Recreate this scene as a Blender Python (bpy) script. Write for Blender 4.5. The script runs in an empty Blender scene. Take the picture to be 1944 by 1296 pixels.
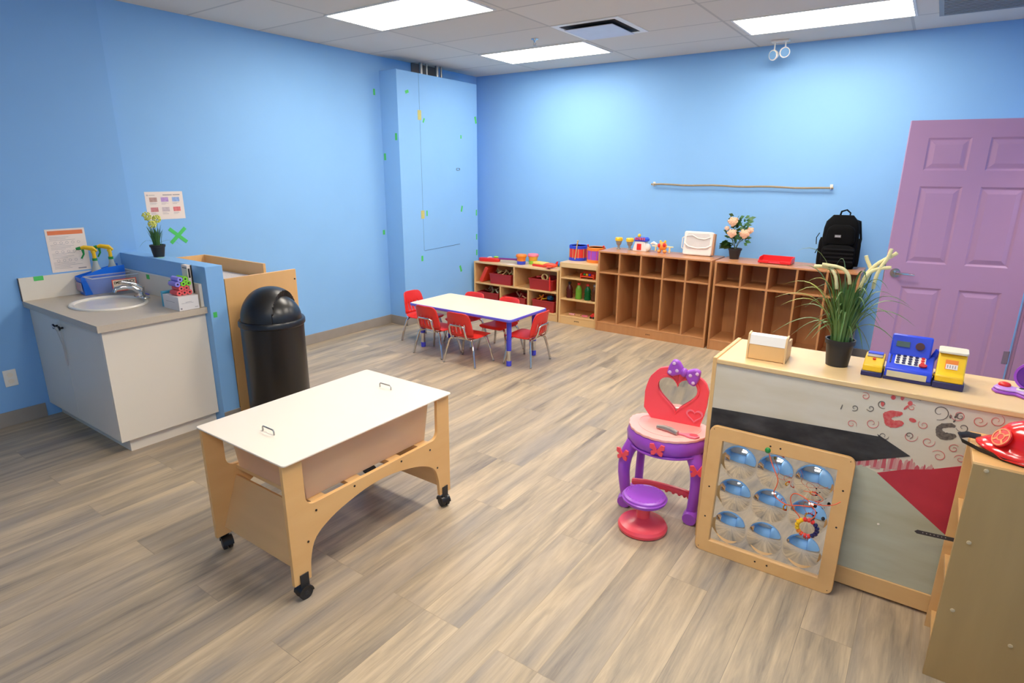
import bpy, bmesh, math, random
from math import sin, cos, pi, radians as rad
from mathutils import Vector, Matrix
random.seed(7)
COL = bpy.context.scene.collection
H = 2.833

# ------------------------------------------------------------ materials
def s2l(c):
    return tuple(((x/255)/12.92 if x/255 <= .04045 else ((x/255+.055)/1.055)**2.4) for x in c) + (1,)
MC = {}
def mat(name, rgb, rough=.5, metal=0, var=.06, scale=12, bump=0, stretch=(1,1,1), coat=0, emis=0, trans=0, alpha=1, rgb2=None, spec=.5, con=0):
    if name in MC: return MC[name]
    m = bpy.data.materials.new(name); m.use_nodes = True
    nt = m.node_tree; n = nt.nodes; L = nt.links
    b = n['Principled BSDF']
    c = s2l(rgb)
    tc = n.new('ShaderNodeTexCoord'); mp = n.new('ShaderNodeMapping'); mp.inputs['Scale'].default_value = stretch
    no = n.new('ShaderNodeTexNoise'); no.inputs['Scale'].default_value = scale; no.inputs['Detail'].default_value = 4
    L.new(tc.outputs['Object'], mp.inputs['Vector']); L.new(mp.outputs[0], no.inputs['Vector'])
    mx = n.new('ShaderNodeMix'); mx.data_type = 'RGBA'
    c2 = s2l(rgb2) if rgb2 else tuple(min(1, x*(1-var*2)) for x in c[:3]) + (1,)
    mx.inputs[6].default_value = tuple(min(1, x*(1+var)) for x in c[:3]) + (1,) if not rgb2 else c
    mx.inputs[7].default_value = c2
    if con:
        mr = n.new('ShaderNodeMapRange'); mr.inputs[1].default_value = .5-con+.04; mr.inputs[2].default_value = .5+con+.04
        L.new(no.outputs['Fac'], mr.inputs[0]); L.new(mr.outputs[0], mx.inputs[0])
    else: L.new(no.outputs['Fac'], mx.inputs[0])
    L.new(mx.outputs[2], b.inputs['Base Color'])
    b.inputs['Roughness'].default_value = rough; b.inputs['Metallic'].default_value = metal
    b.inputs['Specular IOR Level'].default_value = spec
    b.inputs['Coat Weight'].default_value = coat
    b.inputs['Transmission Weight'].default_value = trans
    b.inputs['Alpha'].default_value = alpha
    if emis:
        b.inputs['Emission Color'].default_value = c; b.inputs['Emission Strength'].default_value = emis
    if bump:
        bp = n.new('ShaderNodeBump'); bp.inputs['Strength'].default_value = bump; bp.inputs['Distance'].default_value = .002
        L.new(no.outputs['Fac'], bp.inputs['Height']); L.new(bp.outputs[0], b.inputs['Normal'])
    MC[name] = m
    return m

def floor_mat():
    m = bpy.data.materials.new('vinyl_planks'); m.use_nodes = True
    nt = m.node_tree; n = nt.nodes; L = nt.links; b = n['Principled BSDF']
    tc = n.new('ShaderNodeTexCoord'); sp = n.new('ShaderNodeSeparateXYZ'); cb = n.new('ShaderNodeCombineXYZ')
    L.new(tc.outputs['Object'], sp.inputs[0]); L.new(sp.outputs['Y'], cb.inputs['X']); L.new(sp.outputs['X'], cb.inputs['Y'])
    br = n.new('ShaderNodeTexBrick'); br.offset = .37; br.offset_frequency = 3; br.squash = 1
    br.inputs['Scale'].default_value = 1; br.inputs['Brick Width'].default_value = 1.22; br.inputs['Row Height'].default_value = .178
    br.inputs['Mortar Size'].default_value = .0012; br.inputs['Mortar Smooth'].default_value = .3
    br.inputs['Color1'].default_value = (0,0,0,1); br.inputs['Color2'].default_value = (1,1,1,1); br.inputs['Mortar'].default_value = (.5,.5,.5,1)
    L.new(cb.outputs[0], br.inputs['Vector'])
    # offset grain per plank
    off = n.new('ShaderNodeVectorMath'); off.operation = 'MULTIPLY_ADD'
    L.new(br.outputs['Color'], off.inputs[0]); off.inputs[1].default_value = (13,7,5); L.new(cb.outputs[0], off.inputs[2])
    def noise(scl, det, dist, rough=.6):
        mp = n.new('ShaderNodeMapping'); mp.inputs['Scale'].default_value = scl
        no = n.new('ShaderNodeTexNoise'); no.inputs['Scale'].default_value = 1; no.inputs['Detail'].default_value = det
        no.inputs['Distortion'].default_value = dist; no.inputs['Roughness'].default_value = rough
        L.new(off.outputs[0], mp.inputs[0]); L.new(mp.outputs[0], no.inputs['Vector']); return no
    n1 = noise((1.1, 11, 1), 4, .6); n2 = noise((5, 75, 1), 5, .8, .7); n3 = noise((.8, 5, 1), 2, .3)
    ad = n.new('ShaderNodeMath'); ad.operation = 'MULTIPLY_ADD'
    L.new(n1.outputs['Fac'], ad.inputs[0]); ad.inputs[1].default_value = .72
    m2 = n.new('ShaderNodeMath'); m2.operation = 'MULTIPLY'; L.new(n2.outputs['Fac'], m2.inputs[0]); m2.inputs[1].default_value = .28
    L.new(m2.outputs[0], ad.inputs[2])
    m3 = n.new('ShaderNodeMath'); m3.operation = 'MULTIPLY_ADD'; L.new(br.outputs['Color'], m3.inputs[0]); m3.inputs[1].default_value = .07; L.new(ad.outputs[0], m3.inputs[2])
    cr = n.new('ShaderNodeValToRGB'); L.new(m3.outputs[0], cr.inputs[0])
    el = cr.color_ramp.elements
    el[0].position = .34; el[0].color = s2l((110,98,86)); el[1].position = .68; el[1].color = s2l((200,176,142))
    e = el.new(.46); e.color = s2l((152,136,114)); e = el.new(.56); e.color = s2l((176,155,126))
    hs = n.new('ShaderNodeMix'); hs.data_type = 'RGBA'; hs.blend_type = 'MIX'
    L.new(cr.outputs[0], hs.inputs[6]); hs.inputs[7].default_value = s2l((140,132,126))
    rm = n.new('ShaderNodeMapRange'); L.new(n3.outputs['Fac'], rm.inputs[0]); rm.inputs[1].default_value = .45; rm.inputs[2].default_value = .7; rm.inputs[4].default_value = .5
    L.new(rm.outputs[0], hs.inputs[0])
    mo = n.new('ShaderNodeMix'); mo.data_type = 'RGBA'; mo.blend_type = 'MULTIPLY'
    L.new(br.outputs['Fac'], mo.inputs[0]); L.new(hs.outputs[2], mo.inputs[6]); mo.inputs[7].default_value = (.72,.70,.68,1)
    L.new(mo.outputs[2], b.inputs['Base Color'])
    b.inputs['Roughness'].default_value = .42; b.inputs['Specular IOR Level'].default_value = .4
    bp = n.new('ShaderNodeBump'); bp.inputs['Strength'].default_value = .15; bp.inputs['Distance'].default_value = .001
    L.new(n2.outputs['Fac'], bp.inputs['Height']); L.new(bp.outputs[0], b.inputs['Normal'])
    return m

def ceiling_mat():
    m = bpy.data.materials.new('ceiling_tiles'); m.use_nodes = True
    nt = m.node_tree; n = nt.nodes; L = nt.links; b = n['Principled BSDF']
    tc = n.new('ShaderNodeTexCoord'); mp = n.new('ShaderNodeMapping')
    L.new(tc.outputs['Object'], mp.inputs[0]); mp.inputs['Location'].default_value = (-.93+1.22*4, .55+.61*20, 0)
    br = n.new('ShaderNodeTexBrick'); br.offset = 0; br.inputs['Scale'].default_value = 1
    br.inputs['Brick Width'].default_value = 1.22; br.inputs['Row Height'].default_value = .61
    br.inputs['Mortar Size'].default_value = .011; br.inputs['Mortar Smooth'].default_value = .1
    br.inputs['Color1'].default_value = s2l((220,214,203)); br.inputs['Color2'].default_value = s2l((213,207,196)); br.inputs['Mortar'].default_value = s2l((192,187,178))
    L.new(mp.outputs[0], br.inputs['Vector'])
    no = n.new('ShaderNodeTexNoise'); no.inputs['Scale'].default_value = 260; no.inputs['Detail'].default_value = 3
    L.new(tc.outputs['Object'], no.inputs['Vector'])
    L.new(br.outputs['Color'], b.inputs['Base Color']); b.inputs['Roughness'].default_value = .95; b.inputs['Specular IOR Level'].default_value = .1
    bp = n.new('ShaderNodeBump'); bp.inputs['Strength'].default_value = .3; bp.inputs['Distance'].default_value = .002
    L.new(no.outputs['Fac'], bp.inputs['Height']); L.new(bp.outputs[0], b.inputs['Normal'])
    return m

def clear_mat(name, rgb, tf=.5, rough=.3):
    m = bpy.data.materials.new(name); m.use_nodes = True
    nt = m.node_tree; n = nt.nodes; L = nt.links; b = n['Principled BSDF']; out = n['Material Output']
    no = n.new('ShaderNodeTexNoise'); no.inputs['Scale'].default_value = 5
    mx = n.new('ShaderNodeMix'); mx.data_type = 'RGBA'; mx.inputs[6].default_value = s2l(rgb); mx.inputs[7].default_value = s2l(tuple(x*.93 for x in rgb))
    L.new(no.outputs['Fac'], mx.inputs[0]); L.new(mx.outputs[2], b.inputs['Base Color'])
    b.inputs['Roughness'].default_value = rough
    tl = n.new('ShaderNodeBsdfTranslucent'); tl.inputs[0].default_value = s2l(rgb)
    tp = n.new('ShaderNodeBsdfTransparent'); tp.inputs[0].default_value = s2l(tuple(min(255, x+25) for x in rgb))
    a = n.new('ShaderNodeMixShader'); a.inputs[0].default_value = .4; L.new(b.outputs[0], a.inputs[1]); L.new(tl.outputs[0], a.inputs[2])
    c = n.new('ShaderNodeMixShader'); c.inputs[0].default_value = tf; L.new(a.outputs[0], c.inputs[1]); L.new(tp.outputs[0], c.inputs[2])
    L.new(c.outputs[0], out.inputs[0]); return m

WALL = mat('blue_wall_paint', (134,187,240), .6, var=.02, scale=3, bump=.05, spec=.25)
WALL2 = mat('blue_wall_paint_shaded', (128,180,235), .6, var=.02, scale=3, spec=.25)  # darker copy of WALL; shade on the left front section painted into its colour
FLOOR = floor_mat(); CEIL = ceiling_mat()
BASEB = mat('grey_vinyl_baseboard', (150,141,132), .5)
BIRCH = mat('birch_plywood', (232,182,116), .42, var=.05, scale=3, stretch=(6,1,6), rgb2=(220,164,98))
BIRCHX = mat('birch_plywood_end', (222,176,118), .42, scale=3, stretch=(1,6,6), rgb2=(205,158,102))
BIRCHZ = mat('birch_plywood_upright', (212,170,112), .45, scale=3, stretch=(9,9,1), rgb2=(196,152,98))
MAPLE = mat('maple_laminate', (230,186,124), .38, scale=3, stretch=(1,8,8), rgb2=(218,168,106))
MAPLE_TOP = mat('maple_laminate_top', (232,198,142), .32, scale=2, stretch=(1,8,8), rgb2=(224,186,130))
EDGE = mat('ply_edge', (172,120,74), .5, scale=40)
CHERRY = mat('cherry_laminate', (196,136,84), .35, scale=3, stretch=(8,8,1), rgb2=(178,116,68))
CHERRY_TOP = mat('cherry_laminate_top', (206,146,98), .28, scale=3, stretch=(1,8,8), rgb2=(190,118,70))
GREYWOOD = mat('grey_brown_laminate', (178,144,90), .45, scale=2.5, stretch=(8,8,1), rgb2=(160,127,76))
PANELT = mat('tan_melamine', (232,180,116), .45, scale=2, stretch=(8,8,1), rgb2=(224,170,106))
WHITE = mat('white_plastic', (238,232,222), .35, var=.02)
LIDW = mat('white_acrylic', (252,236,214), .25, var=.015, scale=2)
CABW = mat('white_melamine', (238,226,206), .4, var=.02, scale=2)
COUNTER = mat('grey_laminate_counter', (202,186,164), .45, var=.04, scale=90)
PORC = mat('porcelain', (252,242,224), .12, var=.01, coat=.3)
CHROME = mat('chrome', (210,208,205), .12, 1, var=.02)
STEEL = mat('steel', (170,168,165), .3, 1, var=.03)
DARKM = mat('dark_metal', (50,48,50), .35, .8)
BLACK = mat('black_plastic', (20,19,20), .32, var=.05)
RUBBER = mat('black_rubber', (26,26,28), .6, var=.05)
BLACKFAB = mat('black_fabric', (5,5,6), .9, var=.2, scale=120, bump=.4, spec=.15)
RED = mat('red_plastic', (222,36,30), .35, var=.03)
CHAIRRED = mat('red_chair_plastic', (226,38,34), .38, var=.03)
BINRED = mat('dark_red_bin', (168,34,32), .4, var=.04)
BLUE = mat('royal_blue_plastic', (36,66,214), .32, var=.03)
TBLUE = mat('table_blue', (62,66,206), .35, var=.03)
TEDGE = mat('table_edge_violet_blue', (96,92,216), .4, var=.03)
TTOP = mat('cream_laminate', (250,232,188), .28, var=.015, scale=3)
CADDY = mat('bright_blue_plastic', (14,108,232), .3, var=.03)
YEL = mat('yellow_plastic', (248,196,28), .32, var=.03)
ORANGE = mat('orange_plastic', (244,130,36), .35, var=.03)
GREEN = mat('green_plastic', (30,140,60), .35, var=.03)
LIME = mat('lime_plastic', (150,215,60), .35, var=.03)
TAPE = mat('green_tape', (72,200,92), .6, var=.05, scale=60)
TAPEY = mat('yellow_tape_stain', (196,190,110), .7, var=.1, scale=60)
PURP = mat('purple_plastic', (156,72,198), .32, var=.03)
PURPD = mat('deep_purple_plastic', (92,38,140), .32, var=.03)
LAV = mat('lavender_plastic', (190,140,222), .3, var=.03)
PINK = mat('hot_pink_plastic', (250,76,90), .32, var=.03)
LPINK = mat('pale_pink_plastic', (250,176,168), .35, var=.02)
MPINK = mat('rose_pink_plastic', (242,120,142), .35, var=.02)
SILVER = mat('silver_plastic', (176,166,160), .3, .6, var=.03)
GREY = mat('grey_plastic', (140,138,134), .4, var=.03)
NAVY = mat('navy_plastic', (26,28,84), .4, var=.03)
DOORP = mat('mauve_door_paint', (172,132,168), .42, var=.02, scale=4, spec=.35)
JAMBP = mat('mauve_frame_paint', (166,126,164), .42, var=.02)
MIRROR = mat('mirror_glass', (226,226,224), .03, 1, var=.01)
LEAF = mat('leaf_green', (58,110,44), .5, var=.3, scale=20, rgb2=(34,78,32))
LEAFB = mat('olive_grass_blade', (92,124,56), .5, scale=14, rgb2=(54,92,42))
LEAFY = mat('yellow_green_blade', (164,160,66), .5, scale=15, rgb2=(110,140,56))
CREAM = mat('cream_bloom', (234,220,160), .8, var=.08, scale=150, bump=.5)
ROSE = mat('peach_rose', (244,172,138), .75, rgb2=(244,206,168), scale=45)
YFLOW = mat('yellow_flower', (222,222,110), .8, var=.15, scale=120, bump=.5)
PAPER = mat('paper', (240,224,212), .7, var=.01)
INK = mat('ink_grey', (150,142,146), .7)
BLACKINK = mat('ink_black', (24,22,24), .7)
PANELW = mat('off_white_painted_panel', (218,208,188), .5, scale=3, stretch=(1,1,4), rgb2=(204,190,160), con=.2)
PANELG = mat('pale_green_painted_panel', (190,192,168), .5, scale=3, stretch=(1,1,5), rgb2=(174,170,140), con=.2)
CHALK = mat('chalkboard_black_paint', (30,28,29), .75, rgb2=(66,64,64), scale=9, stretch=(1,1,2), con=.2)
CRIMSON = mat('crimson_paint', (196,44,60), .6, rgb2=(176,36,52), scale=8, con=.2)
PAINTRED = mat('red_hand_paint', (206,44,52), .65, rgb2=(212,120,112), scale=90, con=.26)
PAINTPINK = mat('pink_washed_paint', (206,120,122), .65, rgb2=(196,146,138), scale=40)
PAINTGREY = mat('dark_grey_hand_paint', (66,58,56), .65, rgb2=(130,118,106), scale=90, con=.26)
TUB = clear_mat('translucent_tub', (255,226,196), .38, .4)
CLEAR = clear_mat('clear_bin_plastic', (232,236,238), .90, .1)
BOTCLR = {k: clear_mat('bottle_'+k, c, .25, .1) for k, c in dict(maroon=(110,40,36), lime=(150,205,70), green=(24,120,60), brown=(120,70,44)).items()}
LIGHT = mat('lit_diffuser', (255,245,230), .5, emis=14.5)
LIGHTB = mat('lit_diffuser_soft', (255,245,230), .5, emis=10.5)
DARK = mat('dark_recess', (48,42,40), .9)

# ------------------------------------------------------------ mesh builder
class MB:
    def __init__(s): s.v = []; s.f = []
    def add(s, vs, fs, M=None):
        b = len(s.v)
        s.v += [tuple(M @ Vector(p)) if M else tuple(p) for p in vs]
        s.f += [tuple(b+i for i in f) for f in fs]; return s
    def box(s, x0, x1, y0, y1, z0, z1, M=None):
        return s.add([(x0,y0,z0),(x1,y0,z0),(x1,y1,z0),(x0,y1,z0),(x0,y0,z1),(x1,y0,z1),(x1,y1,z1),(x0,y1,z1)],
                     [(0,3,2,1),(4,5,6,7),(0,1,5,4),(1,2,6,5),(2,3,7,6),(3,0,4,7)], M)
    def prism(s, poly, ax, a0, a1, M=None):
        k = len(poly)
        def P(p, a): return {'x': (a,p[0],p[1]), 'y': (p[0],a,p[1]), 'z': (p[0],p[1],a)}[ax]
        vs = [P(p,a0) for p in poly] + [P(p,a1) for p in poly]
        return s.add(vs, [tuple(range(k)), tuple(range(2*k-1,k-1,-1))] + [(i,(i+1)%k,k+(i+1)%k,k+i) for i in range(k)], M)
    def ring(s, outer, inner, ax, a0, a1, M=None):
        k = len(outer)
        def P(p, a): return {'x': (a,p[0],p[1]), 'y': (p[0],a,p[1]), 'z': (p[0],p[1],a)}[ax]
        vs = [P(p,a0) for p in outer]+[P(p,a0) for p in inner]+[P(p,a1) for p in outer]+[P(p,a1) for p in inner]
        fs = []
        for i in range(k):
            j = (i+1)%k
            fs += [(i,j,k+j,k+i),(2*k+i,3*k+i,3*k+j,2*k+j),(i,2*k+i,2*k+j,j),(k+i,k+j,3*k+j,3*k+i)]
        return s.add(vs, fs, M)
    def tube(s, pts, r, seg=8, M=None, flat=1):
        pts = [Vector(p) for p in pts]; n = len(pts)
        rs = r if isinstance(r, (list,tuple)) else [r]*n
        vs = []; t0 = (pts[1]-pts[0]).normalized()
        nrm = t0.orthogonal().normalized()
        for i, p in enumerate(pts):
            t = ((pts[min(i+1,n-1)]-p).normalized() + (p-pts[max(i-1,0)]).normalized())
            t = t.normalized() if t.length > 1e-6 else t0
            nrm = (nrm - t*nrm.dot(t)); nrm = nrm.normalized() if nrm.length > 1e-6 else t.orthogonal().normalized()
            bn = t.cross(nrm)
            for k in range(seg):
                a = 2*pi*k/seg
                vs.append(p + nrm*cos(a)*rs[i] + bn*sin(a)*rs[i]*flat)
        fs = [(i*seg+k, i*seg+(k+1)%seg, (i+1)*seg+(k+1)%seg, (i+1)*seg+k) for i in range(n-1) for k in range(seg)]
        fs += [tuple(range(seg-1,-1,-1)), tuple((n-1)*seg+k for k in range(seg))]
        return s.add(vs, fs, M)
    def cyl(s, p0, p1, r0, r1=None, seg=20, M=None):
        return s.tube([p0,p1], [r0, r0 if r1 is None else r1], seg, M)
    def lathe(s, prof, c=(0,0,0), seg=28, M=None, sx=1, sy=1, fn=None):
        vs = []; n = len(prof)
        for r, z in prof:
            for k in range(seg):
                a = 2*pi*k/seg; p = Vector((c[0]+r*cos(a)*sx, c[1]+r*sin(a)*sy, c[2]+z))
                vs.append(fn(p) if fn else p)
        fs = [(i*seg+k, i*seg+(k+1)%seg, (i+1)*seg+(k+1)%seg, (i+1)*seg+k) for i in range(n-1) for k in range(seg)]
        if prof[0][0] > 1e-5: fs.append(tuple(range(seg-1,-1,-1)))
        if prof[-1][0] > 1e-5: fs.append(tuple((n-1)*seg+k for k in range(seg)))
        return s.add(vs, fs, M)
    def ell(s, c, r, seg=16, rings=10, M=None):
        r = (r,r,r) if not isinstance(r,(tuple,list)) else r
        prof = [(max(1e-4,cos(-pi/2+pi*i/rings)), sin(-pi/2+pi*i/rings)) for i in range(rings+1)]
        vs = []
        for a, z in prof:
            for k in range(seg):
                t = 2*pi*k/seg; vs.append((c[0]+a*cos(t)*r[0], c[1]+a*sin(t)*r[1], c[2]+z*r[2]))
        fs = [(i*seg+k, i*seg+(k+1)%seg, (i+1)*seg+(k+1)%seg, (i+1)*seg+k) for i in range(rings) for k in range(seg)]
        return s.add(vs, fs, M)
    def blade(s, pts, w, side=None, thick=.0006):
        # a flat tapering leaf along pts
        pts = [Vector(p) for p in pts]; n = len(pts); vs = []
        for i, p in enumerate(pts):
            t = (pts[min(i+1,n-1)]-pts[max(i-1,0)]).normalized()
            sd = side if side is not None else t.cross(Vector((0,0,1)))
            sd = Vector(sd); sd = sd.normalized() if sd.length > 1e-5 else Vector((1,0,0))
            f = i/(n-1); ww = w*min(1, .55+f*1.6)*(1-f**3)+.0004
            up = sd.cross(t)*ww*.35
            vs += [p-sd*ww+up, p, p+sd*ww+up]
        fs = []
        for i in range(n-1):
            b = i*3; fs += [(b,b+1,b+4,b+3),(b+1,b+2,b+5,b+4)]
        return s.add(vs, fs)
    def build(s, name, m, parent=None, world=False, bev=0, seg=2, sub=0, solid=0, ang=35, flat=False):
        me = bpy.data.meshes.new(name)
        vs = [Vector(v) for v in s.v]; loc = Vector((0,0,0))
        if world and parent is not None:
            q = parent
            off = Vector((0,0,0))
            while q is not None: off += q.location; q = q.parent
            vs = [v-off for v in vs]
        if parent is None:
            xs = [v.x for v in vs]; ys = [v.y for v in vs]; zs = [v.z for v in vs]
            loc = Vector(((min(xs)+max(xs))/2, (min(ys)+max(ys))/2, min(zs)))
            if not flat: vs = [v-loc for v in vs]
            else: loc = Vector((0,0,0))
        me.from_pydata(vs, [], s.f)
        bm = bmesh.new(); bm.from_mesh(me); bmesh.ops.recalc_face_normals(bm, faces=bm.faces); bm.to_mesh(me); bm.free()
        for p in me.polygons: p.use_smooth = True
        me.set_sharp_from_angle(angle=rad(ang))
        me.materials.append(m)
        o = bpy.data.objects.new(name, me); COL.objects.link(o); o.location = loc
        if parent is not None: o.parent = parent
        if solid:
            md = o.modifiers.new('Solidify', 'SOLIDIFY'); md.thickness = solid; md.offset = 0
        if bev:
            md = o.modifiers.new('Bevel', 'BEVEL'); md.width = bev; md.segments = seg; md.limit_method = 'ANGLE'; md.angle_limit = rad(40)
        if sub:
            md = o.modifiers.new('Subdivision', 'SUBSURF'); md.levels = sub; md.render_levels = sub
        return o

def tag(o, label, cat, group=None, kind=None):
    o['label'] = label; o['category'] = cat
    if group: o['group'] = group
    if kind: o['kind'] = kind
    return o
def T(name, label, cat, loc=(0,0,0), rz=0, group=None):
    o = bpy.data.objects.new(name, None); COL.objects.link(o); o.location = loc; o.rotation_euler = (0,0,rz)
    o.empty_display_size = .05
    return tag(o, label, cat, group)
def dup(root, loc, rz=0, label=None):
    r = root.copy(); COL.objects.link(r); r.location = loc; r.rotation_euler = (0,0,rz)
    if label: r['label'] = label
    for ch in list(root.children):
        c = ch.copy(); COL.objects.link(c); c.parent = r
        for g in ch.children:
            d = g.copy(); COL.objects.link(d); d.parent = c
    return r
def box1(name, label, cat, dims, m, bev=.002, group=None, kind=None):
    return tag(MB().box(*dims).build(name, m, bev=bev), label, cat, group, kind)
def struct(name, mb, m, label, cat, bev=0):
    return tag(mb.build(name, m, bev=bev, flat=True), label, cat, kind='structure')
def rrect(x0, x1, z0, z1, r, n=5):
    out = []
    for cx, cz, a in ((x1-r,z1-r,0),(x0+r,z1-r,90),(x0+r,z0+r,180),(x1-r,z0+r,270)):
        for i in range(n+1):
            t = rad(a+90*i/n); out.append((cx+r*cos(t), cz+r*sin(t)))
    return out
def text(name, body, size, M, m, parent=None, ext=.0004, bold=0):
    cu = bpy.data.curves.new(name, 'FONT'); cu.body = body; cu.size = size; cu.extrude = ext; cu.align_x = 'CENTER'; cu.align_y = 'CENTER'; cu.offset = bold
    o = bpy.data.objects.new(name, cu); COL.objects.link(o)
    bpy.context.view_layer.update()
    me = bpy.data.meshes.new_from_object(o.evaluated_get(bpy.context.evaluated_depsgraph_get()))
    bpy.data.objects.remove(o); me.name = name
    wd = max(v.co.x for v in me.vertices)-min(v.co.x for v in me.vertices)
    if wd > .136: me.transform(Matrix.Diagonal((.136/wd,1,1,1)))
    me.transform(M); me.materials.clear(); me.materials.append(m)
    t = bpy.data.objects.new(name, me); COL.objects.link(t)
    if parent is not None: t.parent = parent
    return t
def arc(c, r, a0, a1, n, plane='xz', y=0):
    return [(c[0]+r*cos(rad(a0+(a1-a0)*i/n)), c[1]+r*sin(rad(a0+(a1-a0)*i/n))) for i in range(n+1)]

# ------------------------------------------------------------ the room
RX = 5.58; RY = -8.4
struct('floor', MB().box(-.2, 7.2, RY-.2, .2, -.1, 0), FLOOR, 'grey-brown wood-look vinyl plank floor', 'floor')
struct('ceiling', MB().box(-.2, 7.2, RY-.2, .2, H, H+.1), CEIL, 'off-white suspended tile ceiling', 'ceiling')
struct('wall_back', MB().box(-.2, 7.2, 0, .15, 0, H), WALL, 'blue painted back wall behind the lockers', 'wall')
wl = struct('wall_left', MB().box(-.15, 0, RY, 0, 0, H), WALL, 'blue painted left wall with a paper notice', 'wall')
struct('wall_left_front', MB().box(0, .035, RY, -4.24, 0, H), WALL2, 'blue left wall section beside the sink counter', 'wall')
struct('wall_front', MB().box(-.2, 7.2, RY-.15, RY, 0, H), WALL, 'blue wall behind the viewer', 'wall')
DY0, DY1, DH = -1.96, -1.115, 2.06
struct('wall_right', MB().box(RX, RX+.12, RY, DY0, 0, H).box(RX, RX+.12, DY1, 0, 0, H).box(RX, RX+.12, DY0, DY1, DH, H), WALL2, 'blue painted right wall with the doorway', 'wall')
struct('wall_corridor', MB().box(7.0, 7.1, RY, 0, 0, H), WALL, 'pale blue wall seen through the open doorway', 'wall')
struct('wall_half', MB().box(.035, 1.225, -4.36, -4.245, 0, 1.093), WALL, 'blue half-height partition behind the sink counter', 'wall', bev=.003)
col = struct('wall_corner', MB().box(0, .25, -1.635, -.32, 0, 2.692), WALL, 'blue boxed-in column in the left back corner', 'wall', bev=.002)
MB().box(.2495,.2512,-1.312,-1.309,.82,2.69).build('panel_seam', mat('seam_shadow',(86,120,160),.8), col)
MB().prism([(-1.30,.818),(-.675,.838),(-.675,.842),(-1.30,.821)], 'x', .2495, .253).build('access_panel_edge', mat('seam_dark',(66,88,120),.8), col)
MB().ring(rrect(-.72,-.655,1.705,1.735,.014), rrect(-.712,-.663,1.711,1.729,.008), 'x', .25, .254).build('latch_ring', STEEL, col)
# baseboards
bb = MB().box(0, .012, -4.24, -1.635, 0, .1); struct('baseboard_left', bb, BASEB, 'grey vinyl baseboard along the left wall', 'baseboard', bev=.002)
struct('baseboard_left_front', MB().box(.035, .047, RY, -5.0, 0, .1), BASEB, 'grey vinyl baseboard left of the sink cabinet', 'baseboard', bev=.002)
struct('baseboard_corner', MB().box(.0, .262, -1.647, -1.635, 0, .1).box(.25, .262, -1.647, -.32, 0, .1), BASEB, 'grey vinyl baseboard around the corner column', 'baseboard', bev=.002)
struct('baseboard_back', MB().box(0, RX, -.012, 0, 0, .1), BASEB, 'grey vinyl baseboard along the back wall', 'baseboard', bev=.002)
struct('baseboard_right', MB().box(RX-.012, RX, DY1+.07, -.012, 0, .1).box(RX-.012, RX, RY, DY0-.07, 0, .1), BASEB, 'grey vinyl baseboard along the right wall', 'baseboard', bev=.002)
struct('baseboard_half', MB().box(1.225, 1.235, -4.36, -4.245, 0, .1), BASEB, 'grey vinyl baseboard on the end of the half wall', 'baseboard', bev=.002)
struct('trim_1', MB().box(RX-.016, RX, DY1, DY1+.07, 0, DH+.07).box(RX-.016, RX, DY0-.07, DY0, 0, DH+.07).box(RX-.016, RX, DY0-.07, DY1+.07, DH, DH+.07)
       .box(RX, RX+.12, DY1-.02, DY1, 0, DH).box(RX, RX+.12, DY0, DY0+.02, 0, DH).box(RX, RX+.12, DY0, DY1, DH-.02, DH), JAMBP, 'mauve painted door frame in the right wall', 'door frame', bev=.002)

# door leaf, open in front of the back wall
hx, hy = RX-.035, -1.118
dang = math.atan2(-1.268-hy, 4.742-hx)
d1 = bpy.data.objects.new('door_1', None); COL.objects.link(d1); d1.location = (hx, hy, .012); d1.rotation_euler = (0,0,dang)
tag(d1, 'mauve six-panel door standing open at the right', 'door', kind='structure')
DW = math.hypot(hx-4.742, hy+1.268); DZ = 2.028
# local: x 0..DW from hinge to handle edge; +y is the side facing the camera
lf = MB().box(0, DW, -.034, .0, 0, DZ)
cols_ = [(.115, DW/2-.05), (DW/2+.05, DW-.115)]
rows_ = [(.235,.905),(1.075,1.60),(1.705,1.915)]
xs = [0,.115,DW/2-.05,DW/2+.05,DW-.115,DW]
f = MB().box(0,DW,-.034,0,0,DZ)
for a,b in ((0,.115),(DW/2-.05,DW/2+.05),(DW-.115,DW)): f.box(a,b,0,.009,0,DZ)
for a,b in cols_:
    for c,d in ((0,.235),(.905,1.075),(1.60,1.705),(1.915,DZ)): f.box(a,b,0,.009,c,d)
f.build('door_leaf', DOORP, d1)
g = MB()
for a,b in cols_:
    for c,d in rows_:
        # sloping moulding then raised field
        o_ = [(a,c),(b,c),(b,d),(a,d)]; i1 = [(a+.012,c+.012),(b-.012,c+.012),(b-.012,d-.012),(a+.012,d-.012)]
        i2 = [(a+.018,c+.018),(b-.018,c+.018),(b-.018,d-.018),(a+.018,d-.018)]; i3 = [(a+.045,c+.045),(b-.045,c+.045),(b-.045,d-.045),(a+.045,d-.045)]
        lv = [(o_, .009),(i1,.001),(i2,.001),(i3,.009)]
        vs = [(p[0],y,p[1]) for L_,y in lv for p in L_]
        fs = [(k*4+i,k*4+(i+1)%4,(k+1)*4+(i+1)%4,(k+1)*4+i) for k in range(3) for i in range(4)]+[(12,13,14,15)]
        g.add(vs, fs)
g.build('door_panel', DOORP, d1, ang=10)
hd = MB().cyl((DW-.062,.009,1.0),(DW-.062,.02,1.0),.032,seg=24).cyl((DW-.062,.02,1.0),(DW-.062,.055,1.0),.011)
hd.tube([(DW-.062,.052,1.0),(DW-.09,.056,1.0),(DW-.14,.054,.998),(DW-.175,.05,.995)], [.012,.010,.009,.007], 10)
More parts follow.
